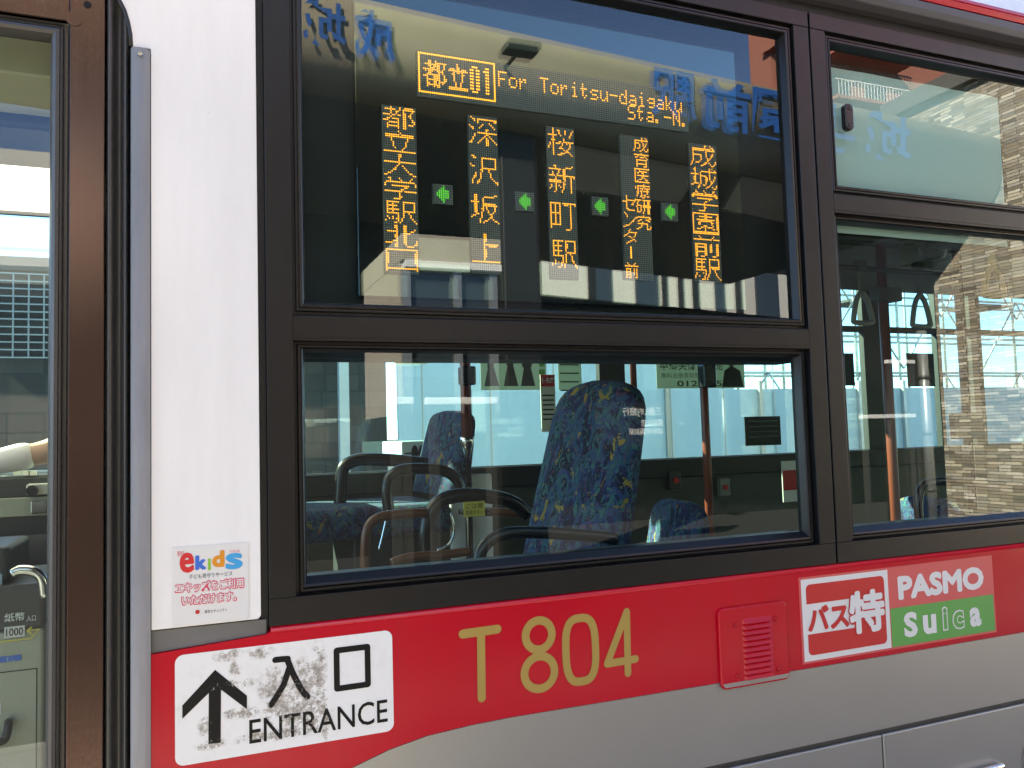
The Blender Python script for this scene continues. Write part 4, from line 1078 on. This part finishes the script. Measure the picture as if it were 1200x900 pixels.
# dashboard
z = P(30, 552, 1.55).z
ds = thing('dashboard', (-.8, 1.8, .36), 'dark dashboard and side console by the steering wheel', 'dashboard')
build('console', MB().box(-1.95, P(72, 560, 1.7).x, 1.72, YF - .06, .361, P(30, 556, 1.72).z), 'greycab', ds, .015)
a, b = P(32, 580, 1.70), P(62, 566, 1.70)
build('control_box', MB().box(a.x, b.x, 1.68, 1.74, a.z, b.z), 'paper', ds, .004)
q = P(38, 575, 1.67)
build('knob', MB().tube([(q.x, 1.68, q.z), (q.x, 1.655, q.z)], .018, 14), 'ink', ds)
build('shelf_panel', MB().box(-1.95, P(72, 560, 1.7).x, 1.695, 1.718, P(30, 605, 1.7).z, P(30, 583, 1.7).z), 'cream', ds, .003)
q = P(46, 594, 1.69)
build('latch', MB().box(q.x - .025, q.x + .025, 1.68, 1.695, q.z - .022, q.z + .022), 'chrome', ds, .004)
mb = MB()
for px in (20, 30, 38): 
    q = P(px, 555, 1.71); mb.box(q.x - .012, q.x + .012, 1.712, 1.7195, q.z - .006, q.z + .010)
build('warning_lamp', mb, 'paper', ds)
# driver
def skin(name, joints, edges, m, parent, root=0, sub=2):
    base = ORG[parent]
    me = bpy.data.meshes.new(name); me.from_pydata([Vector(j[0]) - base for j in joints], edges, [])
    o = bpy.data.objects.new(name, me); COL.objects.link(o)
    md = o.modifiers.new('k', 'SKIN'); md.use_smooth_shade = True
    for i, j in enumerate(joints):
        d = me.skin_vertices[0].data[i]; d.radius = (j[1], j[1]) if not isinstance(j[1], tuple) else j[1]; d.use_root = (i == root)
    sb = o.modifiers.new('s', 'SUBSURF'); sb.levels = sub; sb.render_levels = sub
    dg = bpy.context.evaluated_depsgraph_get()
    m2 = bpy.data.meshes.new_from_object(o.evaluated_get(dg)); m2.name = name
    bpy.data.objects.remove(o)
    for p_ in m2.polygons: p_.use_smooth = True
    m2.materials.clear()
    return mesh_obj(name, m2, m, parent)
hip = P(165, 650, 1.75)
YDV = 1.72
el = P(57, 530, 1.62); hd = P(-70, 548, 1.60); wr = P(-40, 545, 1.60); md_ = P(20, 536, 1.61)
sh = Vector((hip.x - .06, 1.60, hip.z + .50)); 
dv = thing('person', (hip.x, YDV, .36), 'bus driver in white sleeves and dark trousers seated at the wheel', 'person')
chest = Vector((hip.x - .04, YDV, hip.z + .38)); neck = Vector((hip.x - .06, YDV, hip.z + .54)); head = Vector((hip.x - .085, YDV, hip.z + .645)); top = Vector((hip.x - .075, YDV, hip.z + .74))
knee1 = Vector((P(-35, 640, 1.62).x, 1.62, hip.z + .04)); knee2 = Vector((knee1.x - .02, 1.86, hip.z + .04))
ft1 = knee1 + Vector((-.06, 0, -.44)); ft2 = knee2 + Vector((-.06, 0, -.44))
sh2 = Vector((sh.x, 1.88, sh.z)); el2 = Vector((el.x, 1.98, el.z)); hd2 = Vector((hd.x, 1.86, hd.z))
J = [((hip.x, YDV, hip.z + .04), .10), (chest, (.10, .12)), (neck, .058), (head + Vector((.015, 0, -.02)), .055),
     ((hip.x - .02, 1.62, hip.z + .03), .065), (knee1, .045), (ft1, .04), ((hip.x - .02, 1.84, hip.z + .03), .065), (knee2, .045), (ft2, .04),
     (sh, .055), (el, .043), (wr, .03), (sh2, .055), (el2, .043), (hd2, .03)]
bd = skin('body', J, [(0, 1), (1, 2), (2, 3), (0, 4), (4, 5), (5, 6), (0, 7), (7, 8), (8, 9), (1, 10), (10, 11), (11, 12), (1, 13), (13, 14), (14, 15)], 'skin', dv)
def head_shape(sc_, hair):
    nla, nlo = 28, 40; vs_ = []; g = lambda x, w_: math.exp(-(x / w_) ** 2)
    for i in range(nla + 1):
        la = math.pi * (i / nla - .5)
        for j in range(nlo):
            lo_ = 2 * math.pi * j / nlo
            x, y, z = -math.cos(la) * math.cos(lo_), math.cos(la) * math.sin(lo_), math.sin(la)
            t = max(0, -z)
            X, Y, Z = x * .095, y * .076 * (1 - .30 * t ** 1.4), z * .118
            if x < 0:
                X -= .024 * g(Y, .012) * g(Z + .014, .020) + .006 * g(Y, .024) * g(Z + .050, .010) + .006 * g(Z - .034, .012) * g(Y, .05) + .014 * g(Y, .03) * g(Z + .088, .022)
                X += .008 * (g(Y - .030, .013) + g(Y + .030, .013)) * g(Z - .014, .010)
            else: X += .012 * g(Z - .03, .06)
            ear = g(X - .008, .014) * g(Z - .0, .026)
            if not hair and abs(y) > .6: Y += math.copysign(.016 * ear, Y)
            vs_.append(head + Vector((X * sc_, Y * sc_, Z * sc_)))
    fs = [(i * nlo + j, i * nlo + (j + 1) % nlo, (i + 1) * nlo + (j + 1) % nlo, (i + 1) * nlo + j) for i in range(nla) for j in range(nlo)]
    return vs_, fs
hv, hf = head_shape(1.0, False)
bm = bmesh.new(); bm.from_mesh(bd.data); nv = [bm.verts.new(v - ORG[dv]) for v in hv]
for f in hf:
    try: bm.faces.new([nv[k] for k in f]).smooth = True
    except ValueError: pass
bmesh.ops.remove_doubles(bm, verts=nv, dist=1e-5); bm.to_mesh(bd.data); bm.free()
hv, hf = head_shape(1.07, True)
keep = [f for f in hf if all((hv[k] - head).z > .055 + .9 * max(-.06, -((hv[k] - head).x + .03)) * .9 for k in f)]
build('hair', MB().add(hv, keep, True), 'hair', dv)
for sy in (-1, 1):
    e_ = head + Vector((-.074, .030 * sy, .014))
    build('eye', MB().tube([e_ + Vector((.004, 0, 0)), e_, e_ + Vector((-.007, 0, 0)), e_ + Vector((-.009, 0, 0))], [.008, .0095, .006, .002], 12), 'hair', dv)
skin('shirt', [((hip.x, YDV, hip.z + .05), .142), (chest, (.145, .175)), (neck - Vector((0, 0, .05)), .075), (sh, .068), (sh.lerp(el, .72), .058), (sh2, .068), (sh2.lerp(el2, .72), .058)],
     [(0, 1), (1, 2), (1, 3), (3, 4), (1, 5), (5, 6)], 'shirt', dv)
skin('arm_cover', [(el.lerp(md_, .35), .050), (md_, .050), (P(0, 541, 1.60), .045), (wr, .038)], [(0, 1), (1, 2), (2, 3)], 'shirt', dv)
skin('trousers', [((hip.x, YDV, hip.z + .02), .17), ((hip.x - .04, 1.62, hip.z + .02), .098), (knee1, .074), (ft1 + Vector((0, 0, .06)), .06), ((hip.x - .04, 1.84, hip.z + .02), .098), (knee2, .074), (ft2 + Vector((0, 0, .06)), .06)],
     [(0, 1), (1, 2), (2, 3), (0, 4), (4, 5), (5, 6)], 'navy', dv)
# five fingers closed on the wheel
for k in range(5):
    f0 = wr + Vector((-.05, -.02 + .012 * k, .012 - .006 * abs(k - 2))); L_ = (.05, .07, .075, .07, .055)[k]
    dirv = Vector((-1, 0, .25)) if k else Vector((-.5, -.7, .2))
    f1 = f0 + dirv * L_ * .5; f2 = f1 + Vector((-.3, 0, -1)) * L_ * .5
    skin('finger', [(wr, .012), (f0, .010), (f1, .009), (f2, .008)], [(0, 1), (1, 2), (2, 3)], 'skin', dv, 0, 1)
wl = thing('steering_wheel', tuple(hd + Vector((-.02, .12, -.03))), 'black steering wheel gripped by the driver', 'steering wheel')
mb = MB(); cw = Vector((hd.x - .02, 1.74, hd.z - .03))
tp = [cw + Vector((.19 * math.cos(a) * .96, .19 * math.sin(a), .19 * math.cos(a) * .3)) for a in [2 * math.pi * k / 32 for k in range(33)]]
build('rim', mb.tube(tp, .015, 10), 'blackplastic', wl)
build('column', MB().tube([cw, cw + Vector((-.15, 0, -.75))], [.05, .035], 12), 'greycab', wl)
ch_ = thing('driver_seat', (hip.x + .05, YDV, .36), 'dark driver seat mostly hidden behind the door post', 'seat')
build('seat_body', MB().box(hip.x - .22, hip.x + .2, YDV - .24, YDV + .24, hip.z - .22, hip.z - .10), 'navy', ch_, .04, 3)
build('backrest', MB().box(hip.x + .14, hip.x + .25, YDV - .23, YDV + .23, hip.z - .1, hip.z + .62), 'navy', ch_, .04, 3)
build('pedestal', MB().box(hip.x - .15, hip.x + .15, YDV - .16, YDV + .16, .361, hip.z - .221), 'greycab', ch_, .01)
# fare machine
fb = thing('fare_machine', (P(20, 800, .70).x, .8, .36), 'cream fare machine with a dark top and banknote slot by the door', 'fare machine')
xr = P(51, 800, .70).x
zc_ = P(30, 738, .70).z
build('cabinet', MB().box(xr - .42, xr, .70, 1.05, .361, zc_), 'cream', fb, .008, 3)
zh_ = P(30, 684, .70).z
build('head_unit', MB().box(xr - .42, xr + .004, .695, 1.04, zc_ + .001, zh_), 'greycab', fb, .012, 4)
zk_ = P(8, 640, .72).z
build('card_reader', MB().box(xr - .42, P(12, 660, .72).x, .72, .98, zh_ + .001, zk_), 'greycab', fb, .015, 4)
a, b = P(-12, 697, .72), P(3, 672, .72)
build('screen', MB().box(a.x, b.x, .716, .7195, a.z, b.z), 'vgreen' if False else 'paleblue', fb, .001)
rl = [P(14, 672, .70), P(24, 668, .70), P(40, 670, .70), P(50, 680, .70), P(53, 700, .70)]
build('chrome_rail', MB().tube(smoothpath(rl, 5), .012, 10), 'chrome', fb)
a, b = P(5, 727, .694), P(29, 719, .694)
text('lettering', '紙幣', a.x, b.x, P(18, 734 - 6, .694).z, P(18, 718, .694).z, .694, 'vinylwhite', fb, .015)
text('lettering', '入口', P(31, 724, .694).x, P(42, 724, .694).x, P(36, 728, .694).z, P(36, 721, .694).z, .694, 'vinylwhite', fb, .01)
build('value_plate', MB().flat([(P(5, 741, .694).x, P(16, 747, .694).z), (P(29, 741, .694).x, P(16, 747, .694).z), (P(29, 741, .694).x, P(16, 734, .694).z), (P(5, 741, .694).x, P(16, 734, .694).z)], .6938), 'vinylwhite', fb)
fb_z = P(30, 762, .694).z
text('lettering', '1000', P(7, 741, .693).x, P(27, 741, .693).x, P(16, 745, .693).z, P(16, 736, .693).z, .6932, 'ink', fb, .01)
ar2 = MB()
def fq(px, py): q = P(px, py, .694); return (q.x, q.z)
ar2.stroke([fq(-6, 753), fq(36, 748), fq(46, 737), fq(33, 739)], .0035, .6936)
ar2.stroke([fq(37, 735), fq(32, 739), fq(37, 743)], .0035, .6934)
build('yellow_arrow', ar2, 'ylabel', fb)
zc2 = P(30, 768, .70).z
a, b = P(-5, 777, .70), P(25, 767, .70)
build('blue_label', MB().box(a.x, b.x, .698, .6995, a.z, b.z), 'kblue', fb)
text('lettering', 'むし', P(8, 772, .7).x, P(18, 772, .7).x, P(10, 775, .7).z, P(10, 769, .7).z, .6974, 'paleblue', fb)
xg = P(44, 800, .70).x; zg = P(30, 784, .70).z
build('door_groove', MB().frame(xr - .37, xg, .45, zg, [(0, .6985), (.0025, .6985)]), 'ink', fb)
q = P(5, 860, .68)
build('handle', MB().tube(smoothpath([P(10, 846, .70), P(10, 850, .67), P(6, 866, .665), P(-3, 870, .665), P(-8, 872, .70)], 4), .009, 10), 'ink', fb)
a, b = P(-6, 838, .70), P(2, 824, .70)
build('white_label', MB().box(a.x, b.x, .698, .6995, a.z, b.z), 'paper', fb)

# ================================================================== BEYOND THE BUS
YH = 8.2
hd_ = thing('hoarding', (3, YH, 0), 'pale blue site hoarding beyond the bus with steel posts', 'hoarding')
zl = P(1000, 455, YH).z
z_hi = 4.4
xs_split = P(858, 430, YH).x
mb = MB().box(xs_split + .01, 40, YH, YH + .04, 0, zl)
build('hoarding_panel', mb, 'hoard', hd_)
xh0 = P(466, 480, YH).x
mb = MB().box(xh0, xs_split, YH - .02, YH + .04, 0, z_hi)
build('hoarding_panel', mb, 'hoard', hd_)
mb = MB()
for px in (780, 890, 1006, 1058, 1100, 1140): 
    x = P(px, 480, YH).x; mb.box(x - .03, x + .03, YH - .06, YH - .001, 0, zl + .12)
for k in range(7): mb.box(xh0 + .3 + .9 * k, xh0 + .315 + .9 * k, YH - .026, YH - .0205, 0, z_hi)
build('hoarding_post', mb, 'galv', hd_)
# scaffolding tower behind the hoarding
YS = 12.0
sc_ = thing('scaffold', (12, YS, 0), 'steel scaffold with diagonal braces rising behind the hoarding', 'scaffold')
mb = MB(); xs_ = [8.6 + 1.25 * k for k in range(16)]
for x in xs_:
    for y in (YS, YS + .9): mb.tube([(x, y, 0), (x, y, 9)], .03, 8)
build('standard', mb, 'galv', sc_)
mb = MB()
for z in (1.0, 2.7, 3.5, 4.4, 5.6, 7.3, 9.0):
    for y in (YS, YS + .9): mb.tube([(xs_[0], y - .06, z), (xs_[-1], y - .06, z)], .026, 8)
build('ledger', mb, 'galv', sc_)
mb = MB()
for i in range(len(xs_) - 1):
    for z in (2.7, 4.4, 5.6, 7.3):
        a, b = (xs_[i], xs_[i + 1]) if (i + int(z)) % 2 else (xs_[i + 1], xs_[i])
        mb.tube([(a, YS - .1, z - 1.6), (b, YS - .1, z)], .02, 8)
build('brace', mb, 'galv', sc_)
mb = MB()
for i in (1, 4, 7): mb.box(xs_[i], xs_[i] + 1.2, YS - .02, YS + .9, 4.30, 4.36)
build('board', mb, 'blacksteel', sc_)
# tiled building seen through the door and the driver's window
tb = thing('tiled_building', (-5, 10, 0), 'brown tiled building with a wire screen, seen through the bus door', 'building')
build('wall', MB().box(-14, xh0 + .05, 9.0, 16, 0, P(30, 318, 9.0).z), 'tile', tb)
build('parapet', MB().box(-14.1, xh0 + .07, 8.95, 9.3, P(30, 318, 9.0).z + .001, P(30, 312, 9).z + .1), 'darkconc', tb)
mb = MB(); zt5 = P(30, 322, 8.8).z; zb5 = P(30, 420, 8.8).z
for k in range(int((xh0 + 5.9) / .15)): mb.box(-6 + k * .15, -5.985 + k * .15, 8.78, 8.80, zb5, zt5)
for k in range(12): mb.box(-6, xh0 - .05, 8.77, 8.7795, zb5 + (zt5 - zb5) * k / 11, zb5 + (zt5 - zb5) * k / 11 + .015)
build('wire_screen', mb, 'galv', tb)
x_ = P(402, 450, 8.7).x
build('pale_post', MB().box(x_ - .06, x_ + .06, 8.62, 8.75, 0, 4.2), 'white2', tb)

# ================================================================== BEHIND THE PHOTOGRAPHER (mirrored in the glass)
DF = 6.0; YC = 2 * YG - DF
cn = thing('station_canopy', (3, YC, 0), 'tan concrete station canopy with a blue kanji sign, mirrored in the glass', 'canopy')
def ln(p, q, x): return p.z + (q.z - p.z) * (x - p.x) / (q.x - p.x)
tA, tB = M(433, 0, DF), M(1175, 163, DF); bA, bB = M(351, 75, DF), M(915, 187, DF)
xl, xr_ = -6.0, 10.35
def bulge(t): return 0.0 if t > .62 else -.42 * (1 - math.sqrt(max(0, 1 - ((.62 - t) / .62) ** 2)))
mb = MB(); prf = [1, .8, .62, .5, .38, .27, .17, .08, .02, 0]
for x_ in (xl, xr_):
    zb_, zt_ = ln(bA, bB, x_), ln(tA, tB, x_)
    mb.v += [Vector((x_, YC + bulge(t), zb_ + (zt_ - zb_) * t)) for t in prf] + [Vector((x_, YC - .6, zb_)), Vector((x_, YC - .6, zt_))]
n_ = len(prf) + 2
for i in range(n_):
    if i < len(prf) - 1: mb.sm.add(len(mb.f))
    mb.f.append([i, (i + 1) % n_, n_ + (i + 1) % n_, n_ + i])
mb.f += [list(range(n_)), list(range(2 * n_ - 1, n_ - 1, -1))]
build('fascia', mb, 'concrete', cn)
cA, cB = M(400, 120, DF + .5), M(900, 215, DF + .5)
yb = -12.0
mb = MB()
zf0, zf1 = ln(bA, bB, xl), ln(bA, bB, xr_)
xm = M(170, 250, 8.3).x
for xa_, xb_, yb_ in ((xl, xm, 2 * YG - 8.3), (xm + .001, xr_, yb)):
    za_, zb_ = ln(bA, bB, xa_), ln(bA, bB, xb_)
    mb.add([(xa_, YC - .602, za_ + .02), (xb_, YC - .602, zb_ + .02), (xb_, yb_, zb_ + .02), (xa_, yb_, za_ + .02), (xa_, YC - .602, za_ + .22), (xb_, YC - .602, zb_ + .22), (xb_, yb_, zb_ + .22), (xa_, yb_, za_ + .22)],
           [(0, 1, 2, 3), (4, 7, 6, 5), (0, 4, 5, 1), (1, 5, 6, 2), (2, 6, 7, 3), (3, 7, 4, 0)])
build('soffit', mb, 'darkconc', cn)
# pale ceiling panels let into the soffit
def on_soffit(px, py):
    lo_, hi_ = DF + .7, 30.0
    for _ in range(40):
        mid = (lo_ + hi_) / 2; p = M(px, py, mid)
        if p.z > ln(bA, bB, p.x) + .012: hi_ = mid
        else: lo_ = mid
    p = M(px, py, lo_); return (p.x, p.y, ln(bA, bB, p.x) + .012)
mb = MB()
for qd in (((640, 152), (822, 175), (796, 238), (640, 218)), ((868, 180), (925, 190), (925, 262), (848, 245))):
    mb.quad(*[on_soffit(*c) for c in qd])
build('ceiling_panel', mb, 'white2', cn)
mb = MB()
for px0, px1, D in ((590, 634, 6.6),):
    a, b = M(px0, 300, D), M(px1, 300, D); mb.box(a.x, b.x, a.y - .4, a.y, 0, ln(bA, bB, a.x) + .03)
mb.box(9.6, 9.95, YC - 1.6, YC - 1.2, 0, 3.2)
build('column', mb, 'blacksteel', cn, .02)
# blue characters of the station name
sgn = MB()
def sign_char(ch, c00, c10, c11, c01, off=.02):   # photo pixels: bottom-left, bottom-right, top-right, top-left of the mirrored glyph
    vs_, fs = glyph(ch, off)
    ax, bx = min(v.x for v in vs_), max(v.x for v in vs_); az, bz = min(v.y for v in vs_), max(v.y for v in vs_)
    q = [M(*c, DF) for c in (c00, c10, c11, c01)]
    out = []
    for v in vs_:
        u = 1 - (v.x - ax) / (bx - ax); t = (v.y - az) / (bz - az)
        p = q[0] * (1 - u) * (1 - t) + q[1] * u * (1 - t) + q[2] * u * t + q[3] * (1 - u) * t
        zb_, zt_ = ln(bA, bB, p.x), ln(tA, tB, p.x)
        out.append((p.x, YC + .03, p.z))
    sgn.add(out, fs)
for ch, xa, xb in (('城', 355, 405), ('成', 415, 463), ('駅', 762, 815), ('前', 822, 878), ('園', 880, 934), ('学', 945, 1000), ('城', 1012, 1066)):
    def yt(x): return ln2(x, 370, 0, 1000, 126)
    def ybm(x): return ln2(x, 370, 56, 1000, 184)
    def ln2(x, x0, y0, x1, y1): return y0 + (y1 - y0) * (x - x0) / (x1 - x0)
    sign_char(ch, (xa, ybm(xa)), (xb, ybm(xb)), (xb, yt(xb)), (xa, yt(xa)))
lt_ = build('station_lettering', sgn, 'bluesign', cn)
lamp = MB()
a = M(600, 62, 5.7)
lamp.box(a.x - .12, a.x + .22, a.y, a.y + .25, a.z - .04, a.z + .03); lamp.box(a.x + .02, a.x + .06, YC, a.y, a.z - .03, a.z + .0)
build('floodlight', lamp, 'darkalu', cn, .01)
# dark screen wall below the slot
a, b = M(640, 345, 11), M(915, 372, 11)
sw_ = thing('screen_wall', (6, a.y, 0), 'long black screen wall under the far side of the canopy, heightened to block the sky', 'wall')
mb = MB().prism([(M(636, 345, 11).x, 0), (16, 0), (16, ln(a, b, 16)), (M(636, 345, 11).x, a.z)], a.y - .2, a.y)
build('wall_face', mb, 'blacksteel', sw_)
build('wall_face', MB().box(M(940, 345, 11).x, 16, a.y - .3, a.y - .2005, 0, 6.2), 'blacksteel', sw_)  # full-height piece added to close off the mirrored tower
build('wall_face', MB().box(M(165, 345, 11).x, M(636, 345, 11).x - .002, a.y - .2, a.y, 0, ln(bA, bB, -3.0) + .2), 'blacksteel', sw_)  # full-height piece added to block the mirrored sky at the horizon
build('wall_face', MB().box(-16, M(165, 345, 11).x - .002, a.y - .2, a.y, 0, M(60, 313, 11).z), 'blacksteel', sw_)
hb_w = thing('back_beam', (6, -12.2, 0), 'dark beam along the back edge of the canopy', 'beam')
a, b = M(640, 288, 12.1), M(925, 318, 12.1)
build('beam_face', MB().prism([(xm, ln(a, b, xm)), (15, ln(a, b, 15)), (15, ln(a, b, 15) + 2.2), (xm, ln(a, b, xm) + 2.2)], -12.4, -12.06), 'blacksteel', hb_w)
DS = 22.0
fcd = thing('white_facade_building', (12, 2 * YG - DS, 0), 'sunlit white building with grey bays, seen mirrored under the canopy', 'building')
build('wall', MB().box(M(600, 300, DS).x, M(938, 300, DS).x, 2 * YG - DS - 5, 2 * YG - DS, 0, 9), 'whitewall', fcd)
mb = MB(); mb2 = MB()
for px0, px1, k in ((690, 697, 0), (698, 716, 1), (745, 770, 1), (776, 781, 0), (795, 800, 0), (812, 818, 0), (838, 848, 1), (862, 868, 0), (885, 910, 1)):
    a, b = M(px0, 310, DS - .1), M(px1, 310, DS - .1)
    (mb2 if k else mb).box(a.x, b.x, a.y - .09, a.y, 0, 8.5)
build('pilaster', mb, 'blacksteel', fcd); build('window', mb2, 'winglass', fcd)
# white sided house mirrored in the door glass and the bronze stile
DW = 20.0
wh = thing('white_house', (M(30, 300, DW).x, 2 * YG - DW, 0), 'sunlit white house with thin dark siding joints, mirrored by the front door', 'building')
wx0, wx1 = M(-260, 300, DW).x, M(170, 300, DW).x
build('wall', MB().box(wx0, wx1, 2 * YG - DW - 4, 2 * YG - DW, 0, 8.6), 'whitewall', wh)
mb = MB()
for k in range(11):
    z = M(30, 214, DW).z - (M(30, 214, DW).z - M(30, 292, DW).z) * k / 2
    if z > .3: mb.box(wx0, wx1, 2 * YG - DW + .001, 2 * YG - DW + .02, z - .025, z + .025)
build('siding_joint', mb, 'ink', wh)
# kiosk
DK = 4.2
kk = thing('ticket_kiosk', (M(515, 380, DK).x, 2 * YG - DK, 0), 'small kiosk with beige rendered fascia and white trim on the pavement', 'kiosk')
yk = 2 * YG - DK
kz1 = (M(475, 273, DK).z + M(585, 287, DK).z) / 2; kz0 = (M(480, 300, DK).z + M(585, 315, DK).z) / 2
kx0, kx1 = M(474, 290, DK).x, M(587, 290, DK).x
kzl = (M(480, 300 + 9, DK).z + M(585, 323, DK).z) / 2
xfar = M(441, 285, DK + .9).x
build('fascia', MB().box(kx0 - .02, kx1, yk - 1.4, yk, kz0, kz1 + .02), 'beige', kk, .005)
build('white_trim', MB().box(kx0, kx1 - .003, yk - 1.35, yk + .02, kzl, kz0 - .001), 'white2', kk, .004)
mb = MB()
for px in (478, 538, 580):
    x = M(px, 350, DK).x; mb.box(x - .03, x + .03, yk - .08, yk - .02, 1.75, kzl - .001)
build('post', mb, 'galv', kk)
build('glazing', MB().box(kx0 + .04, kx1 - .04, yk - .07, yk - .06, 1.75, kzl - .002), 'winglass', kk)
build('side_wall', MB().box(kx0 - .019, kx0 + .02, yk - 1.39, yk - .1, 1.75, kz0 - .002), 'beige', kk)
build('base_wall', MB().box(kx0 - .019, kx1 - .02, yk - 1.39, yk - .05, .141, 1.749), 'blacksteel', kk)
# stone clad building standing square to the kerb
XS = 10.4
def stone_y(px, py): 
    v = ray(px, py); k = XS / v.x; D = C0.y + v.y * k; return 2 * YG - D, C0.z + v.z * k
y_near, _ = stone_y(1260, 500); y_far, _ = stone_y(1106, 500); y_far2, ztop_s = stone_y(1045, 140)
_, zt6 = stone_y(1130, 95)
st = thing('stone_building', (XS + 2, -7, 0), 'building clad in thin ledger stone, mirrored at the right', 'building')
build('wall', MB().box(XS, XS + 6, y_far, y_near, 0, 4.05), 'ledger', st)
build('upper_wall', MB().box(XS, XS + 6, y_far2, y_near, 4.051, ztop_s), 'ledger', st)
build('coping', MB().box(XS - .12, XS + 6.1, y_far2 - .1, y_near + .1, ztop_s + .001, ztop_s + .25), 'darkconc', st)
dp = thing('downpipe', tuple((lambda q: (q.x, q.y, 0))(M(1086, 480, 7.0))), 'silver downpipe in front of the stone wall corner', 'pipe')
q = M(1086, 480, 7.0)
build('pipe', MB().tube([(q.x, q.y, 0), (q.x, q.y, 2.9)], .07, 14), 'galv', dp)
mb = MB()
for z in (.6, 1.4, 2.2): mb.tube([(q.x, q.y, z), (q.x, q.y, z + .05)], .085, 14)
build('pipe_clip', mb, 'darkalu', dp)
# salmon apartment tower
DT = 40.0
ta = thing('apartment_tower', (24, 2 * YG - DT - 4, 0), 'salmon red apartment block with balconies and white railings above the canopy', 'building')
yT = 2 * YG - DT
tx0 = M(903, 60, DT).x; tx1 = M(1140, 100, DT).x
r2_ = P(878, 60, 1.0).x / 2.5; TD = max(2.0, tx0 / r2_ - DT - 1.5)
build('wall', MB().box(tx0, tx1 + 4, yT - TD, yT, 0, 48), 'redwall', ta)
mb = MB(); rl_ = MB(); wn_ = MB()
for k in range(12):
    z = 8 + k * 3.1
    mb.box(tx0 - .35, tx0 + 2.4, yT - .5, yT + 1.3, z - .25, z); mb.box(tx0 + 4.2, tx0 + 11, yT + .001, yT + 1.4, z - .22, z)
    for i in range(24):
        x = tx0 + 4.4 + i * .28; rl_.box(x, x + .04, yT + 1.3, yT + 1.34, z, z + 1.05)
    rl_.box(tx0 + 4.2, tx0 + 11, yT + 1.28, yT + 1.36, z + 1.051, z + 1.12)
    for x in (tx0 + 4.8, tx0 + 8.0): wn_.box(x, x + 1.9, yT + .002, yT + .06, z + .05, z + 2.1)
    wn_.box(tx0 + 1.0, tx0 + 1.9, yT + .002, yT + .06, z + .6, z + 1.9)
build('balcony', mb, 'redwall', ta); build('railing', rl_, 'white2', ta); build('window', wn_, 'winglass', ta)
# bank sign with white letters
DBK = 7.5
bk2 = thing('bank_sign', tuple(M(748, 520, DBK)), 'black sign panel with three lines of small white letters, mirrored on the seat', 'sign')
a, b = M(700, 525, DBK), M(800, 470, DBK)
build('sign_panel', MB().box(a.x, b.x, a.y - .06, a.y, a.z, b.z), 'blacksteel', bk2)
mb = MB()
for s_, px0, px1, py0, py1 in (('三菱UFJ銀行', 730, 776, 477, 489), ('成城支店', 752, 777, 491, 500), ('成城学園前駅', 737, 777, 501, 510)):
    p0, p1 = M(px0, py1, DBK), M(px1, py0, DBK)
    add_text(mb, s_, p0.x, p1.x, p0.z, p1.z, a.y + .006, .01, flip=True)
build('lettering', mb, 'white2', bk2)
# left: tiled shop wall and white barriers
tw = thing('tiled_shop', (-1, -11, 0), 'grey tiled shop wall with a mesh shutter, mirrored at the left', 'building')
a, b = M(335, 420, 9.5), M(462, 420, 9.5)
build('wall', MB().box(a.x - 4, b.x, a.y - 3, a.y, 0, 3.4), 'tile', tw)
build('dado', MB().box(a.x - 4, b.x, a.y + .001, a.y + .08, 0, 1.35), 'blacksteel', tw)
build('shutter', MB().box(M(385, 450, 9.4).x, M(440, 450, 9.4).x, a.y + .002, a.y + .06, 1.351, 2.9), 'darkalu', tw)
for n_, px0, px1, py, D, lab in ((0, 455, 486, 470, 3.3, 'short white barrier bar by the kiosk'), (1, 500, 585, 470, 3.3, 'long white barrier bar by the kiosk'), (2, 1041, 1074, 424, 5.4, 'short white signal bar on a post near the stone wall'), (3, 1011, 1075, 488, 5.4, 'long white barrier bar near the stone wall')):
    a, b = M(px0, py, D), M(px1, py, D)
    o = thing('barrier', (a.x, a.y, .14), lab, 'barrier', 'white barriers on the pavement')
    build('bar', MB().box(a.x, b.x, a.y - .05, a.y, (a.z + b.z) / 2 - .02, (a.z + b.z) / 2 + .025), 'white2', o, .006)
    build('post', MB().box(a.x + .02, a.x + .08, a.y - .045, a.y - .005, .141, (a.z + b.z) / 2 - .021), 'darkalu', o)
    build('post', MB().box(b.x - .08, b.x - .02, a.y - .045, a.y - .005, .141, (a.z + b.z) / 2 - .021), 'darkalu', o)
